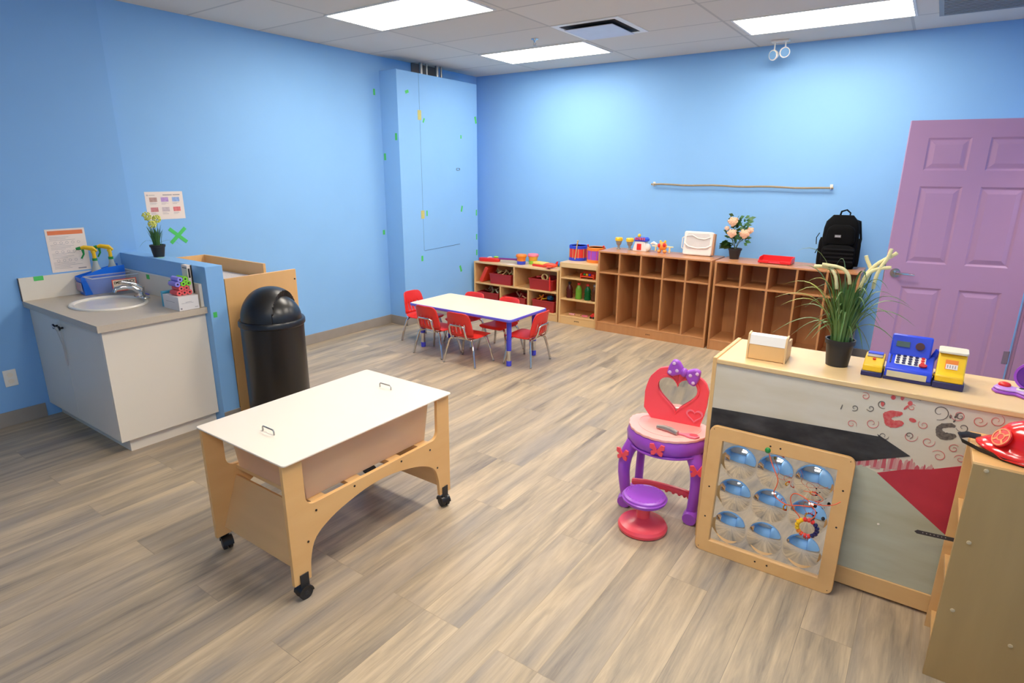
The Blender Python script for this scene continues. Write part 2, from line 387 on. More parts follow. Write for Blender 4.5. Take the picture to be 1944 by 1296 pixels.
# lever points back toward the hinge
hd.v = [((DW-.062)-(v[0]-(DW-.062)) if v[0] < DW-.1 or abs(v[0]-(DW-.062))>.0 else v[0], v[1], v[2]) for v in hd.v]
hd.v = [((DW-.062)-(v[0]-(DW-.062)), v[1], v[2]) for v in hd.v]
hn = hd.build('door_handle', CHROME, d1)
for z in (.46, 1.15, 1.85):
    MB().cyl((.002,.004,z-.045),(.002,.004,z+.045),.008).box(0,.03,.0,.0105,z-.045,z+.045).build('hinge', mat('hinge_grey',(120,104,122),.45), d1)
MB().box(DW,DW+.002,-.027,-.006,.94,1.06).build('latch_plate', STEEL, d1)

# ------------------------------------------------------------ ceiling fittings
def ceiling_light(x, y, label, lm=None):
    t = T('ceiling_light', label, 'ceiling light', (x+.6, y-.3, H), 0, 'recessed fluorescent ceiling panels')
    MB().ring([(-.6,-.3),(.6,-.3),(.6,.3),(-.6,.3)], [(-.582,-.282),(.582,-.282),(.582,.282),(-.582,.282)], 'z', -.008, 0).build('frame', mat('light_frame_white',(240,238,232),.5), t)
    MB().box(-.582,.582,-.282,.282,-.006,-.002).build('diffuser', lm or LIGHT, t)
ceiling_light(.9, -2.42, 'bright rectangular ceiling light panel nearest the left wall and the viewer')
ceiling_light(.92, -.53, 'bright ceiling light panel nearest the blue corner column', LIGHTB)
ceiling_light(3.43, -.57, 'bright ceiling light panel near the back wall above the lockers', LIGHTB)
ceiling_light(3.43, -2.42, 'bright ceiling light panel above the middle of the room')
ceiling_light(3.43, -4.3, 'bright ceiling light panel above the play counter')
ceiling_light(4.2, -6.6, 'bright ceiling light panel behind the viewer on the right', LIGHTB)
ceiling_light(6.2-.35, -1.2, 'unseen ceiling panel added to light the corridor past the door')  # unseen lamp, added so the corridor wall gets light

t = T('ceiling_vent', 'square white ceiling air diffuser with dark gap around its centre plate', 'vent', (2.46,-1.47,H))
MB().ring([(-.3,-.3),(.3,-.3),(.3,.3),(-.3,.3)], [(-.25,-.25),(.25,-.25),(.25,.25),(-.25,.25)], 'z', -.006, 0).build('frame', WHITE, t)
MB().box(-.25,.25,-.25,.25,-.003,-.001).build('recess', DARK, t)
MB().box(-.215,.215,-.215,.215,-.032,-.026).build('centre_plate', mat('vent_plate',(206,208,222),.4), t, bev=.003)
for sx in (-1,1):
    MB().cyl((sx*.1,.12,-.027),(sx*.1,.12,-.002),.006).build('plate_stud', STEEL, t)
t = T('ceiling_vent', 'grey louvred return air grille at the upper right corner of the ceiling', 'vent', (5.06,-.75,H))
MB().ring([(-.3,-.3),(.3,-.3),(.3,.3),(-.3,.3)], [(-.27,-.27),(.27,-.27),(.27,.27),(-.27,.27)], 'z', -.006, 0).build('frame', GREY, t)
lv = MB()
for i in range(12): lv.box(-.27,.27,-.27+i*.045,-.25+i*.045,-.008,-.002)
lv.build('louvre', GREY, t); MB().box(-.27,.27,-.27,.27,-.002,-.001).build('recess', mat('vent_shadow',(110,108,106),.8), t)
t = T('sprinkler_head', 'small chrome fire sprinkler hanging from the ceiling', 'sprinkler', (1.8,-1.44,H))
MB().lathe([(.035,0),(.035,-.004),(.012,-.012),(.008,-.03)]).build('escutcheon', CHROME, t)
MB().tube([(-.008,0,-.03),(-.014,0,-.042),(0,0,-.055),(.014,0,-.042),(.008,0,-.03)],.002,6).cyl((0,0,-.055),(0,0,-.057),.016).build('deflector', STEEL, t)
t = T('emergency_light', 'white twin-head emergency light fixed to the ceiling by the back wall', 'emergency light', (3.60,-.2,H))
MB().box(-.075,.075,-.03,.03,-.018,0).build('base', WHITE, t, bev=.004)
for s,dx,dz in ((-1,-.045,-.12),(1,.045,-.105)):
    hd = MB().tube([(dx,0,-.015),(dx,0,-.06),(dx-.0,-.005,dz+.03)],.006,8).build('arm', WHITE, t)
    M = Matrix.Translation((dx,-.01,dz)) @ Matrix.Rotation(rad(100),4,'X') @ Matrix.Rotation(rad(25*s),4,'Y')
    MB().lathe([(.01,-.045),(.032,-.03),(.044,0),(.044,.01),(.038,.012)], M=M).build('lamp_head', WHITE, t)
    MB().lathe([(.001,.008),(.036,.0125)], M=M).build('lens', MIRROR, t)
for y, r in ((-1.12,.02),(-1.03,.013),(-.86,.02),(-.79,.013)):
    tag(MB().cyl((.11,y,2.60),(.11,y,H-.001),r).build('metal_pipe', STEEL), 'silver metal pipe rising from the blue corner column into the ceiling', 'pipe', 'pipes above the corner column')
struct('trim_2', MB().box(.0,.012,-1.16,-.75,2.64,H), mat('bare_wall_patch',(120,112,108),.9), 'bare unpainted patch of wall behind the pipes above the column', 'wall patch')

# wall pole
t = T('wooden_pole', 'thin tan wooden dowel hung horizontally on the back wall', 'pole', (3.29,-.03,1.57))
pts = [(-.88+i*.11, .0, .004*sin(i*1.3)+.005*(1-i/8)) for i in range(17)]
MB().tube(pts, .009, 10).build('dowel', mat('bamboo',(168,148,112),.6,scale=30,rgb2=(140,120,90)), t)
for x in (-.855,.86):
    MB().box(x-.012,x+.012,.018,.030,-.01,.03).tube([(x,.02,.0),(x,-.006,-.014),(x,-.014,.004)],.004,8).build('clear_hook', WHITE, t, bev=.002)
# outlet
t = T('wall_outlet', 'white electrical outlet low on the left wall', 'outlet', (.035,-5.155,.27))
MB().box(0,.006,-.036,.036,0,.115).build('cover_plate', WHITE, t, bev=.003)
for z in (.035,.08): MB().lathe([(.016,0),(.016,.003),(.001,.0035)], M=Matrix.Translation((.006,0,z))@Matrix.Rotation(rad(90),4,'Y')).build('socket', CABW, t)

# ------------------------------------------------------------ tape
def tapeX(x, y, z, w, h, label, a=0, m=TAPE, nm='masking_tape'):
    M = Matrix.Translation((x,y,z)) @ Matrix.Rotation(rad(a),4,'X')
    tag(MB().box(0,.0012,-w/2,w/2,-h/2,h/2,M=M).build(nm, m), label, 'tape', 'bits of masking tape')
X0 = .2505
tapeX(0,-1.716,2.481,.025,.06,'green tape strip high on the left wall just before the corner column')
tapeX(0,-1.68,1.04,.03,.05,'green tape bit low on the left wall beside the corner column')
tapeX(X0,-1.493,2.491,.05,.03,'green tape near the top left corner of the column front',20)
tapeX(X0,-1.252,2.225,.02,.05,'green tape bit just below the upper yellowish stain on the column',-25)
tapeX(X0,-.624,2.086,.02,.04,'green tape bit on the column front to the right above the latch ring')
tapeX(X0,-.345,2.291,.03,.08,'green tape strip at the upper right edge of the column front',15)
tapeX(X0,-.63,1.26,.025,.07,'green tape strip on the column front below the latch ring',-15)
tapeX(X0,-.345,1.2,.02,.07,'green tape strip at the right edge of the column front at mid height')
tapeX(X0,-.345,.90,.02,.07,'green tape strip on the right column edge above the lowest one')
tapeX(X0,-.345,.702,.025,.07,'lowest green tape strip on the right edge of the column front')
tapeX(X0,-1.347,.735,.03,.06,'green tape bit under the left end of the access panel edge')
tapeX(X0,-.669,.535,.03,.08,'lowest green tape bit on the column front above the table',20)
tapeX(X0,-1.245,1.236,.02,.06,'green tape bit touching the lower yellow stain on the column')
tapeX(X0,-1.315,2.275,.055,.1,'upper yellowish filler stain on the column seam',0,TAPEY,'filler_patch')
tapeX(X0,-1.315,1.225,.055,.09,'lower yellowish filler stain on the column seam',0,TAPEY,'filler_patch')
for x,z,l in ((.21,2.04,'green tape strip on the left side face of the column near its edge'),(.03,1.84,'green tape strip on the left side face of the column near the wall')):
    tag(MB().box(x-.015,x+.015,-1.6362,-1.6349,z-.035,z+.035).build('masking_tape', TAPE), l, 'tape', 'bits of masking tape')
t = T('tape_cross', 'green tape X stuck on the left wall below the white notice', 'tape', (.0005,-3.9,1.18))
for a in (48,-48): MB().box(-.0005,.0012+(a>0)*.0006,-.014,.014,-.085,.085,M=Matrix.Rotation(rad(a),4,'X')).build('tape_strip', TAPE, t)

# ------------------------------------------------------------ posters
t = T('wall_notice', 'white notice with orange header bar above the sink counter', 'poster', (.036,-4.68,.995))
MB().box(0,.001,-.118,.118,0,.295).build('sheet', PAPER, t)
MB().box(.001,.0016,-.105,.105,.255,.283).build('header_bar', mat('orange_print',(240,124,70),.6), t)
p = MB()
for i in range(22):
    z = .238-i*.0102; 
    if i in (3,4,9,10,15,16): continue
    p.box(.001,.0014,-.1,-.1+.2*random.uniform(.4,.95),z,z+.0016)
for z in (.2,.138,.078):
    for k in range(5): p.ring(arc((-.07+k*.035,z),.009,0,330,8), arc((-.07+k*.035,z),.0075,0,330,8), 'x', .001,.0014)
p.box(.001,.0014,.04,.09,.012,.02)
p.build('printed_text', INK, t)
t = T('wall_notice', 'white landscape notice with six small colour pictures on the left wall', 'poster', (.0005,-3.965,1.312))
MB().box(0,.001,-.143,.143,0,.212).build('sheet', PAPER, t)
cl = [(150,110,100),(150,110,170),(110,140,190),(170,90,90),(170,150,150),(190,80,80)]
for i in range(6):
    cx = -.085+(i%3)*.085; z = .135 if i < 3 else .06
    MB().box(.001,.0016,cx-.028,cx+.028,z,z+.034).build('small_picture', mat('print_%d'%i, cl[i], .6, scale=60, rgb2=tuple(min(255,c+60) for c in cl[i])), t)
p = MB()
for i in range(6):
    cx = -.085+(i%3)*.085; z = .128 if i < 3 else .052
    for k in range(3): p.box(.001,.0014,cx-.028,cx-.028+random.uniform(.03,.056),z-k*.006,z-k*.006+.0015)
p.box(.001,.0014,-.01,.06,.183,.19).box(.001,.0014,.065,.12,.183,.19).box(.001,.0014,-.115,-.07,.184,.187)
p.ring(arc((-.125,.186),.006,0,330,8), arc((-.125,.186),.003,0,330,8),'x',.001,.0014)
p.build('printed_text', INK, t)

# ------------------------------------------------------------ sink cabinet
CX0, CX1, CY0, CY1 = .037, 1.16, -4.972, -4.362
t = T('sink_cabinet', 'white sink base cabinet with two doors under grey counter', 'cabinet', ((CX0+CX1)/2,(CY0+CY1)/2,0))
MB().box(CX1-.018,CX1,CY0,CY1,.09,.788).box(CX0,CX0+.018,CY0+.02,CY1,.09,.788).box(CX0+.018,CX1-.018,CY0+.02,CY1,.09,.108).box(CX0+.018,CX1-.018,CY1-.01,CY1,.108,.788).build('body', CABW, t, world=True, bev=.001)
MB().prism([(CX0,CY0+.06),(CX1-.045,CY0+.06),(CX1-.045,CY1),(CX1-.06,CY1),(CX1-.06,CY0+.075),(CX0,CY0+.075)],'z',0,.089).build('toe_kick', CABW, t, world=True)
for a,b,kx in ((CX0+.003,.551,.50),(.554,CX1-.02,.588)):
    d = MB().box(a,b,CY0,CY0+.018,.094,.785).build('door', CABW, t, world=True, bev=.0015)
    MB().lathe([(.006,0),(.006,.014),(.016,.02),(.017,.026),(.001,.029)], M=Matrix.Translation((kx-CX0/2-CX1/2,CY0-(CY0+CY1)/2,.725))@Matrix.Rotation(rad(90),4,'X')).build('knob', DARKM, d)
tag(MB().tube([(.50,CY0-.034,.735),(.545,CY0-.036,.728),(.588,CY0-.034,.735),(.60,CY0-.02,.70),(.585,CY0-.012,.6),(.57,CY0-.008,.5),(.56,CY0-.008,.47),(.55,CY0-.008,.6),(.52,CY0-.015,.7),(.50,CY0-.034,.735)],.0035,8,flat=.6).build('cabinet_lock_strap', mat('clear_grey_strap',(196,192,190),.4)), 'thin pale childproof strap looped over the two cabinet knobs', 'lock')
# countertop with an oval hole
SX, SY, SA, SB = .578, -4.688, .264, .212
ctx0, ctx1, cty0, cty1 = .0365, 1.192, -5.0, -4.362
N = 64; outer = []; inner = []
for i in range(N):
    a = 2*pi*i/N; dx, dy = cos(a), sin(a)
    tt = min(((ctx1-SX)/dx if dx > 1e-6 else (ctx0-SX)/dx if dx < -1e-6 else 1e9), ((cty1-SY)/dy if dy > 1e-6 else (cty0-SY)/dy if dy < -1e-6 else 1e9))
    outer.append([SX+dx*tt, SY+dy*tt]); inner.append((SX+SA*.97*dx, SY+SB*.97*dy))
for cx_, cy_ in ((ctx0,cty0),(ctx0,cty1),(ctx1,cty0),(ctx1,cty1)):
    k = min(range(N), key=lambda i: (outer[i][0]-cx_)**2+(outer[i][1]-cy_)**2); outer[k] = [cx_, cy_]
ct = T('countertop', 'grey laminate countertop around the oval sink with raised backsplash', 'countertop', ((ctx0+ctx1)/2,(cty0+cty1)/2,.79))
MB().ring(outer, inner, 'z', .79, .83).build('slab', COUNTER, ct, world=True)
MB().box(ctx0,ctx0+.018,cty0,cty1,.83,.985).box(ctx0+.018,ctx1-.03,cty1-.02,cty1,.83,.98).build('backsplash', mat('cream_laminate_splash',(232,222,204),.4,var=.02), ct, world=True, bev=.0015)
MB().box(ctx0,ctx0+.018,cty0-.003,cty0,.83,.985).build('splash_edge', mat('dark_edge',(92,84,80),.5), ct, world=True)
s = T('oval_sink', 'white oval drop-in sink basin in the grey counter', 'sink', (SX,SY,.83))
prof = [(1.0,.001),(.995,.008),(.96,.013),(.90,.011),(.86,.002),(.83,-.02),(.76,-.08),(.60,-.12),(.3,-.135),(.06,-.14)]
MB().lathe([(r*1.0,z) for r,z in prof], seg=56, sx=SA+.005, sy=SB+.005).build('basin', PORC, s, sub=0, ang=60)
MB().lathe([(.022,-.138),(.022,-.134),(.001,-.135)]).build('drain', CHROME, s)
f = T('faucet', 'chrome single-lever faucet at the back of the oval sink', 'faucet', (.615,-4.498,.8435))
MB().box(-.075,.075,-.022,.022,0,.012).cyl((0,0,.01),(0,0,.05),.022,.02).build('base', CHROME, f, bev=.006)
MB().tube([(0,0,.035),(-.008,-.045,.075),(-.016,-.10,.088),(-.022,-.145,.078),(-.024,-.155,.058)],[.018,.016,.014,.013,.012],12).build('spout', CHROME, f)
MB().tube([(0,0,.05),(.002,.004,.068),(-.012,-.03,.098),(-.035,-.10,.118)],[.021,.022,.013,.011],12,flat=.7).build('lever', CHROME, f)
for y, w in ((-4.89,.055),):
    tapeX(.0553,y,.972,.055,.03,'green tape on the backsplash left of the blue caddy')
for x, z, l in ((.48,.962,'small green tape bit on the rear backsplash nearest the clear bin'),(.80,.955,'small green tape bit on the rear backsplash nearest the pale box')):
    tag(MB().box(x-.022,x+.022,-4.3835,-4.382,z-.02,z+.012,).build('masking_tape', TAPE), l, 'tape', 'bits of masking tape')
tag(MB().box(.54,.60,-4.33,-4.30,1.0932,1.0942).build('masking_tape', mat('faded_green_tape',(150,205,190),.6)), 'faded green tape lying on top of the half wall', 'tape', 'bits of masking tape')
tag(MB().box(1.2255,1.2267,-4.345,-4.32,.76,.795).build('masking_tape', TAPE), 'green tape bit on the end of the half wall beside the counter', 'tape', 'bits of masking tape')

# blue cleaning caddy and its two spray bottles
t = T('cleaning_caddy', 'bright blue plastic cleaning caddy in the corner of the counter', 'caddy', (.125,-4.545,.831), rad(-4))
def openbox(w0, d0, w1, d1, h, th):
    m = MB(); o0 = [(-w0,-d0),(w0,-d0),(w0,d0),(-w0,d0)]; o1 = [(-w1,-d1),(w1,-d1),(w1,d1),(-w1,d1)]
    i0 = [(-w0+th,-d0+th),(w0-th,-d0+th),(w0-th,d0-th),(-w0+th,d0-th)]; i1 = [(-w1+th,-d1+th),(w1-th,-d1+th),(w1-th,d1-th),(-w1+th,d1-th)]
    vs = [(*p,0) for p in o0]+[(*p,h) for p in o1]+[(*p,h) for p in i1]+[(*p,th) for p in i0]
    fs = [(0,1,2,3)]+[(i,(i+1)%4,4+(i+1)%4,4+i) for i in range(4)]+[(4+i,4+(i+1)%4,8+(i+1)%4,8+i) for i in range(4)]+[(8+i,8+(i+1)%4,12+(i+1)%4,12+i) for i in range(4)]+[(12,13,14,15)]
    return m.add(vs, fs)
openbox(.052,.125,.062,.14,.125,.004).build('tray', CADDY, t, bev=.003)
hp = [(-.062,-.14,.12),(-.062,.14,.12)]
prf = [(-.14,.10),(-.14,.128),(-.05,.165),(.02,.183),(.14,.192),(.14,.10)]
MB().prism(prf,'x',.058,.066).build('raised_side', CADDY, t, bev=.002)
MB().prism([(-.14,.10),(-.14,.128),(.14,.192),(.14,.10)],'x',-.066,-.060).build('raised_side', CADDY, t, bev=.002)
MB().box(-.055,.055,-.1415,-.1400,.03,.09,M=Matrix.Rotation(0,4,'X')).build('sticker', mat('sticker_grey_red',(190,120,130),.5,rgb2=(180,190,215),scale=40), t)
def sprayer(x, y, z, label, rz):
    t = T('spray_bottle', label, 'spray bottle', (x,y,z), rz, 'spray bottles in the blue caddy')
    MB().lathe([(.034,0),(.036,.01),(.036,.12),(.03,.16),(.017,.20),(.014,.225)], seg=20).build('bottle', clear_mat('spray_bottle_white'+label[:3],(214,220,214),.15,.25), t)
    MB().cyl((0,0,.225),(0,0,.243),.016,seg=16).build('collar', GREEN, t)
    MB().tube([(0,0,.243),(0,0,.275),(.0,-.003,.295)],[.012,.012,.016],10).tube([(0,.02,.29),(0,-.005,.312),(0,-.05,.322),(0,-.075,.318)],[.010,.019,.016,.010],10,flat=.8).build('trigger_head', YEL, t)
    MB().tube([(0,-.07,.318),(0,-.098,.314)],[.013,.009],10).tube([(0,-.06,.308),(0,-.058,.275),(0,-.075,.245)],[.009,.006,.005],8).build('trigger', GREEN, t)
sprayer(.12,-4.56,.836,'yellow and green spray bottle nearer the left wall notice in the blue caddy', rad(-20))
sprayer(.115,-4.455,.836,'yellow and green spray bottle nearer the half wall in the blue caddy', rad(-20))

t = T('clear_storage_bin', 'clear plastic bin with emergency medication sign behind the sink', 'bin', (.268,-4.52,.831), rad(0))
openbox(.058,.12,.068,.155,.14,.003).build('tub', CLEAR, t, bev=.002)
MB().ring([(-.074,-.16),(.074,-.16),(.074,.16),(-.074,.16)],[(-.066,-.152),(.066,-.152),(.066,.152),(-.066,.152)],'z',.134,.14).build('rim', clear_mat('bin_rim_plastic',(232,236,240),.45,.2), t)
sg = MB().box(.0665,.0675,-.04,.118,.028,.113).build('sign', mat('sign_red_border',(226,84,60),.6), t)
MB().box(.0676,.0680,-.034,.112,.034,.107).build('sign_face', mat('sign_paper',(250,226,200),.6), sg)
RT = Matrix(((0,0,1,0),(1,0,0,0),(0,1,0,0),(0,0,0,1)))
text('sign_text', 'EMERGENCY', .0265, Matrix.Translation((.0683,.039,.089))@RT, BLACKINK, sg, bold=.0006)
text('sign_text', 'MEDICATION', .0255, Matrix.Translation((.0683,.039,.052))@RT, BLACKINK, sg, bold=.0006)
tag(MB().tube([(.33,-4.372-.02,.835),(.49,-4.40,.835)],.0045,8).build('marker_pen', mat('periwinkle_pen',(110,120,226),.4)), 'thin blue pen lying on the counter between bin and boxes', 'pen')
# boxes at the right end of the counter
t = T('glove_box', 'white cardboard dispenser box at the right end of the counter', 'box', (1.083,-4.468,.831))
MB().box(-.095,.1,-.063,.063,0,.088).build('carton', mat('carton_white',(236,230,224),.6,var=.02), t, bev=.001)
p = MB().box(.1,.1008,-.02,.02,.05,.052).box(.1,.1008,-.045,.03,.044,.0455).box(.1,.1008,-.056,-.045,.008,.018).box(.1,.1008,.035,.055,.012,.015).box(-.06,.05,-.0638,-.063,.05,.0515)
p.build('printed_text', INK, t)
tag(MB().box(-.03,.0,-.06,.06,0,.1,M=Matrix.Translation((.975,-4.462,.831))).build('glove_box', mat('teal_carton',(70,176,206),.5), bev=.001), 'narrow teal cardboard box left of the white dispenser box', 'box')
# foam rolls pile
zb = .9195
rolls = [('pink',(244,92,92),[(0,0),(.033,0),(.066,0),(.0165,.0285),(.0495,.0285)]),('green',(132,216,52),[(.033,.057),(.066,.057),(.0495,.0855)]),('violet',(150,140,236),[(-.002,.057),(.0165,.0855)])]
for nm, c, ps in rolls:
    m = mat('roll_'+nm, c, .7, var=.05)
    for i,(y,z) in enumerate(ps):
        t = T('foam_roll', {'pink':'pink foam roll in the stack on the white box','green':'lime green foam roll in the stack on the white box','violet':'violet foam roll in the stack on the white box'}[nm], 'foam roll', (1.10,-4.50+y,zb+.0165+z), 0, nm+' foam rolls in the stack')
        MB().cyl((-.045,0,0),(.045,0,0),.0163,seg=16).build('roll', m, t)
        MB().cyl((.045,0,0),(.0458,0,0),.006,seg=10).build('hollow_core', BLACKINK, t)
t = T('card_packet', 'small upright white packet with black edge behind the foam rolls', 'packet', (1.085,-4.405,.92))
MB().box(-.04,.03,-.012,.018,0,.18).build('packet', PAPER, t, bev=.001)
MB().box(.03,.032,.008,.018,0,.18).box(-.03,.025,-.0125,-.012,.16,.165).box(.0305,.0312,-.008,.004,.10,.16).build('printed_edge', BLACKINK, t)

# potted grass on the half wall
def pot(t, r0, r1, h):
    MB().lathe([(r0,0),(r1*.97,h*.82),(r1*1.06,h*.83),(r1*1.08,h),(r1*.98,h),(r1*.9,h*.85),(.001,h*.85)], seg=28).build('pot', RUBBER if r1<.03 else mat('black_pot',(26,25,26),.5), t)
t = T('potted_grass_plant', 'small black pot of grass with round yellow flowers on the half wall', 'plant', (.51,-4.30,1.0935))
pot(t, .034, .047, .085)
g = MB()
for i in range(70):
    a = random.uniform(0,2*pi); r = random.uniform(0,.03); ln = random.uniform(.09,.16); sp = random.uniform(.0,.35)
    d = Vector((cos(a),sin(a),0))
    g.blade([d*r+Vector((0,0,.07))+d*(ln*sp*f*f)+Vector((0,0,ln*f*(1-.15*sp*f))) for f in (0,.3,.6,.85,1)], .0028)
for a in (200,80): 
    d = Vector((cos(rad(a)),sin(rad(a)),0)); g.blade([d*f*.16+Vector((0,0,.08+.15*f-.17*f*f)) for f in (0,.2,.4,.6,.8,1)], .0018)
g.build('grass_blade', LEAF, t)
for x,y,z,r in ((.005,-.042,.285,.032),(.0,.022,.262,.03),(.02,-.022,.228,.028)):
    MB().tube([(x*.3,y*.3,.07),(x*.7,y*.6,.16),(x,y,z)],.0018,6).build('flower_stem', LEAF, t)
    m = MB()
    for k in range(60):
        u = random.uniform(-1,1); a = random.uniform(0,2*pi); q = math.sqrt(1-u*u)
        m.ell((x+q*cos(a)*r*.8,y+q*sin(a)*r*.8,z+u*r*.8), .006, 6, 4)
    m.build('flower_head', YFLOW, t)

# ------------------------------------------------------------ changing station behind the half wall
t = T('changing_table', 'tan wooden changing station behind the half wall with tall end panel', 'changing table', (.72,-4.03,0))
MB().box(1.205,1.225,-4.24,-3.70,0,1.0).build('end_panel', PANELT, t, world=True, bev=.001)
MB().box(.24,1.06,-3.85,-3.83,.1,1.04).build('back_rail', PANELT, t, world=True, bev=.001)
MB().box(.24,.26,-4.24,-3.85,.1,1.04).build('side_rail', PANELT, t, world=True, bev=.001)
MB().box(.26,1.205,-4.24,-3.85,.88,.9).box(.26,1.205,-4.24,-3.85,.1,.12).build('shelf', PANELT, t, world=True, bev=.001)
MB().box(.28,1.19,-4.235,-3.86,.9,.945).build('changing_pad', mat('white_patterned_pad',(236,226,218),.7,scale=90,rgb2=(170,160,160)), t, world=True, bev=.012)
MB().lathe([(.006,0),(.006,.003),(.001,.004)], M=Matrix.Translation((1.225,-3.715,.93))@Matrix.Rotation(rad(90),4,'Y')).build('screw', DARKM, t, world=True)

# ------------------------------------------------------------ trash can
t = T('trash_can', 'tall round black dome-top trash can beside the tan wooden panel', 'trash can', (1.47,-4.085,0))
MB().lathe([(.194,0),(.198,.01),(.199,.66),(.200,.70),(.200,.725),(.192,.725),(.190,.65),(.188,.02),(.001,.02)], seg=48).build('can_body', BLACK, t)
MB().lathe([(.202,.702),(.210,.710),(.210,.734),(.203,.745),(.18,.745)], seg=64).build('rim', BLACK, t)
fa = rad(28); fd = Vector((cos(fa), sin(fa), 0))
def dome(p):
    q = Vector((p.x, p.y, (p.z-.74)))
    if q.x*fd.x+q.y*fd.y > .098:
        return Vector((p.x*.86, p.y*.86, .74+q.z*.80))
    return p
pr = [(.193*cos(a)**.92 if a < 1.55 else .001, .74+.215*sin(a)) for a in [i*pi/2/44 for i in range(45)]]
MB().lathe(pr, seg=120, fn=dome).build('dome_lid', mat('black_dome_plastic',(22,21,21),.36,var=.05), t, ang=50)
MB().lathe([(.165*cos(a) if a < 1.55 else .001, .74+.165*sin(a)) for a in [i*pi/2/16 for i in range(17)]], seg=48, c=(fd.x*.028,fd.y*.028,0)).build('push_flap', BLACK, t)

# ------------------------------------------------------------ sensory table
t = T('sensory_table', 'birch plywood sensory table with white lid on black casters', 'table', (2.82,-4.68,0))
h = .475
arch = [(-.395,.075),(-.386,.17),(-.354,.245),(-.273,.294),(-.169,.324),(-.059,.342),(.059,.342),(.169,.324),(.273,.294),(.354,.245),(.386,.17),(.395,.075)]
arch2 = []
for i in range(len(arch)-1):  # smooth with Catmull-Rom
    p0 = arch[max(i-1,0)]; p1 = arch[i]; p2 = arch[i+1]; p3 = arch[min(i+2,len(arch)-1)]
    for q in (0,.25,.5,.75):
        arch2.append(tuple(.5*((2*p1[k])+(-p0[k]+p2[k])*q+(2*p0[k]-5*p1[k]+4*p2[k]-p3[k])*q*q+(-p0[k]+3*p1[k]-3*p2[k]+p3[k])*q**3) for k in (0,1)))
arch2.append(arch[-1])
notch = [(.39,.612),(.388,.44)]+[(.348+.04*cos(rad(a)),.44+.04*sin(rad(a))) for a in (-15,-35,-55,-75,-90)]+[(-.348+.04*cos(rad(a)),.44+.04*sin(rad(a))) for a in (-90,-105,-125,-145,-165)]+[(-.388,.44),(-.39,.612)]
poly = [(-h,.075)] + arch2 + [(h,.075),(h+.002,.612)] + notch + [(-h-.002,.612)]
for x in (-.295,.277):
    sp = MB().prism(poly,'x',x,x+.018).build('side_panel', BIRCH, t, bev=.0015)
    for y,z in ((-.345,.363),(-.145,.38),(.135,.38),(.33,.36),(-.395,.244),(.38,.241)):
        xx = x+.018 if x > 0 else x
        MB().cyl((xx-.001,y,z),(xx+(.002 if x > 0 else -.002)+.0,y,z),.005,seg=10).build('bolt', DARKM, sp)
for s_ in (-1,1):
    M = Matrix.Translation((0,s_*.385,.23)) @ Matrix.Rotation(rad(20*s_),4,'X')
    MB().box(-.277,.277,-.008,.008,-.125,.12,M=M).build('end_board', BIRCHX, t, bev=.0015)
for y in (-.31,-.12,.12,.31): MB().box(-.277,.277,y-.035,y+.035,.375,.393).build('cross_slat', BIRCHX, t, bev=.001)
tb = openbox(.243,.348,.256,.372,.21,.004); tb.v = [(a,b,c+.395) for a,b,c in tb.v]; tb.build('tub', TUB, t, bev=.01)
ld = MB().prism(rrect(-.312,.312,-.482,.482,.015),'z',.613,.62).build('lid', LIDW, t, bev=.0015)
for y in (-.335,.33):
    MB().tube([(-.04,y,.62),(-.04,y,.637),(-.035,y,.642),(.035,y,.642),(.04,y,.637),(.04,y,.62)],.0035,8).build('handle', STEEL, ld)
for sx in (-1,1):
    for sy in (-1,1):
        x, y = sx*.286, sy*.43; o = sx*.012
        c = T('caster','',''); del c['label']; del c['category']; c.parent = t; c.location = (x, y, 0)
        MB().box(o-.002,o+.002,-.02,.02,.055,.115).cyl((o,0,.05),(o,0,.062),.012).build('bracket', RUBBER, c, bev=.001)
        M = Matrix.Rotation(rad(35+40*(sx*sy)),4,'Z')
        MB().cyl((-.02,0,.03),(-.004,0,.03),.03,seg=24,M=M).cyl((.004,0,.03),(.02,0,.03),.03,seg=24,M=M).cyl((-.022,0,.03),(.022,0,.03),.008,M=M).build('wheel', RUBBER, c, bev=.002)
        hood = MB(); pts_ = [(.033*cos(rad(a)), .03+.033*sin(rad(a))) for a in range(0,181,20)] + [(.026*cos(rad(a)), .03+.026*sin(rad(a))) for a in range(180,-1,-20)]
        hood.prism([(a,b) for a,b in pts_],'x',-.024,.024,M=M).build('hood', BLACK, c)

# ------------------------------------------------------------ kids' table and chairs
KX, KY, KH = 1.505, -1.935, .457
t = T('kids_table', 'low rectangular cream-topped table with blue edge and blue legs', 'table', (KX,KY,0))
MB().prism(rrect(-.6,.6,-.297,.297,.03),'z',KH-.022,KH).build('tabletop', TTOP, t, bev=.002)
MB().ring(rrect(-.61,.61,-.307,.307,.04), rrect(-.6,.6,-.297,.297,.03),'z',KH-.026,KH-.001).build('edge_band', TEDGE, t, bev=.005)
for sx in (-1,1):
    for sy in (-1,1):
        x, y = sx*.525, sy*.205
        l = MB().cyl((x,y,.145),(x,y,KH-.024),.023,seg=20).cyl((x,y,KH-.034),(x,y,KH-.022),.05,seg=20).build('leg', TBLUE, t)
        MB().cyl((x,y,.05),(x,y,.15),.020,seg=20).build('adjusting_tube', CHROME, l)
        MB().lathe([(.018,0),(.024,.003),(.024,.045),(.021,.05)], c=(x,y,0), seg=20).build('foot_cap', TBLUE, l)

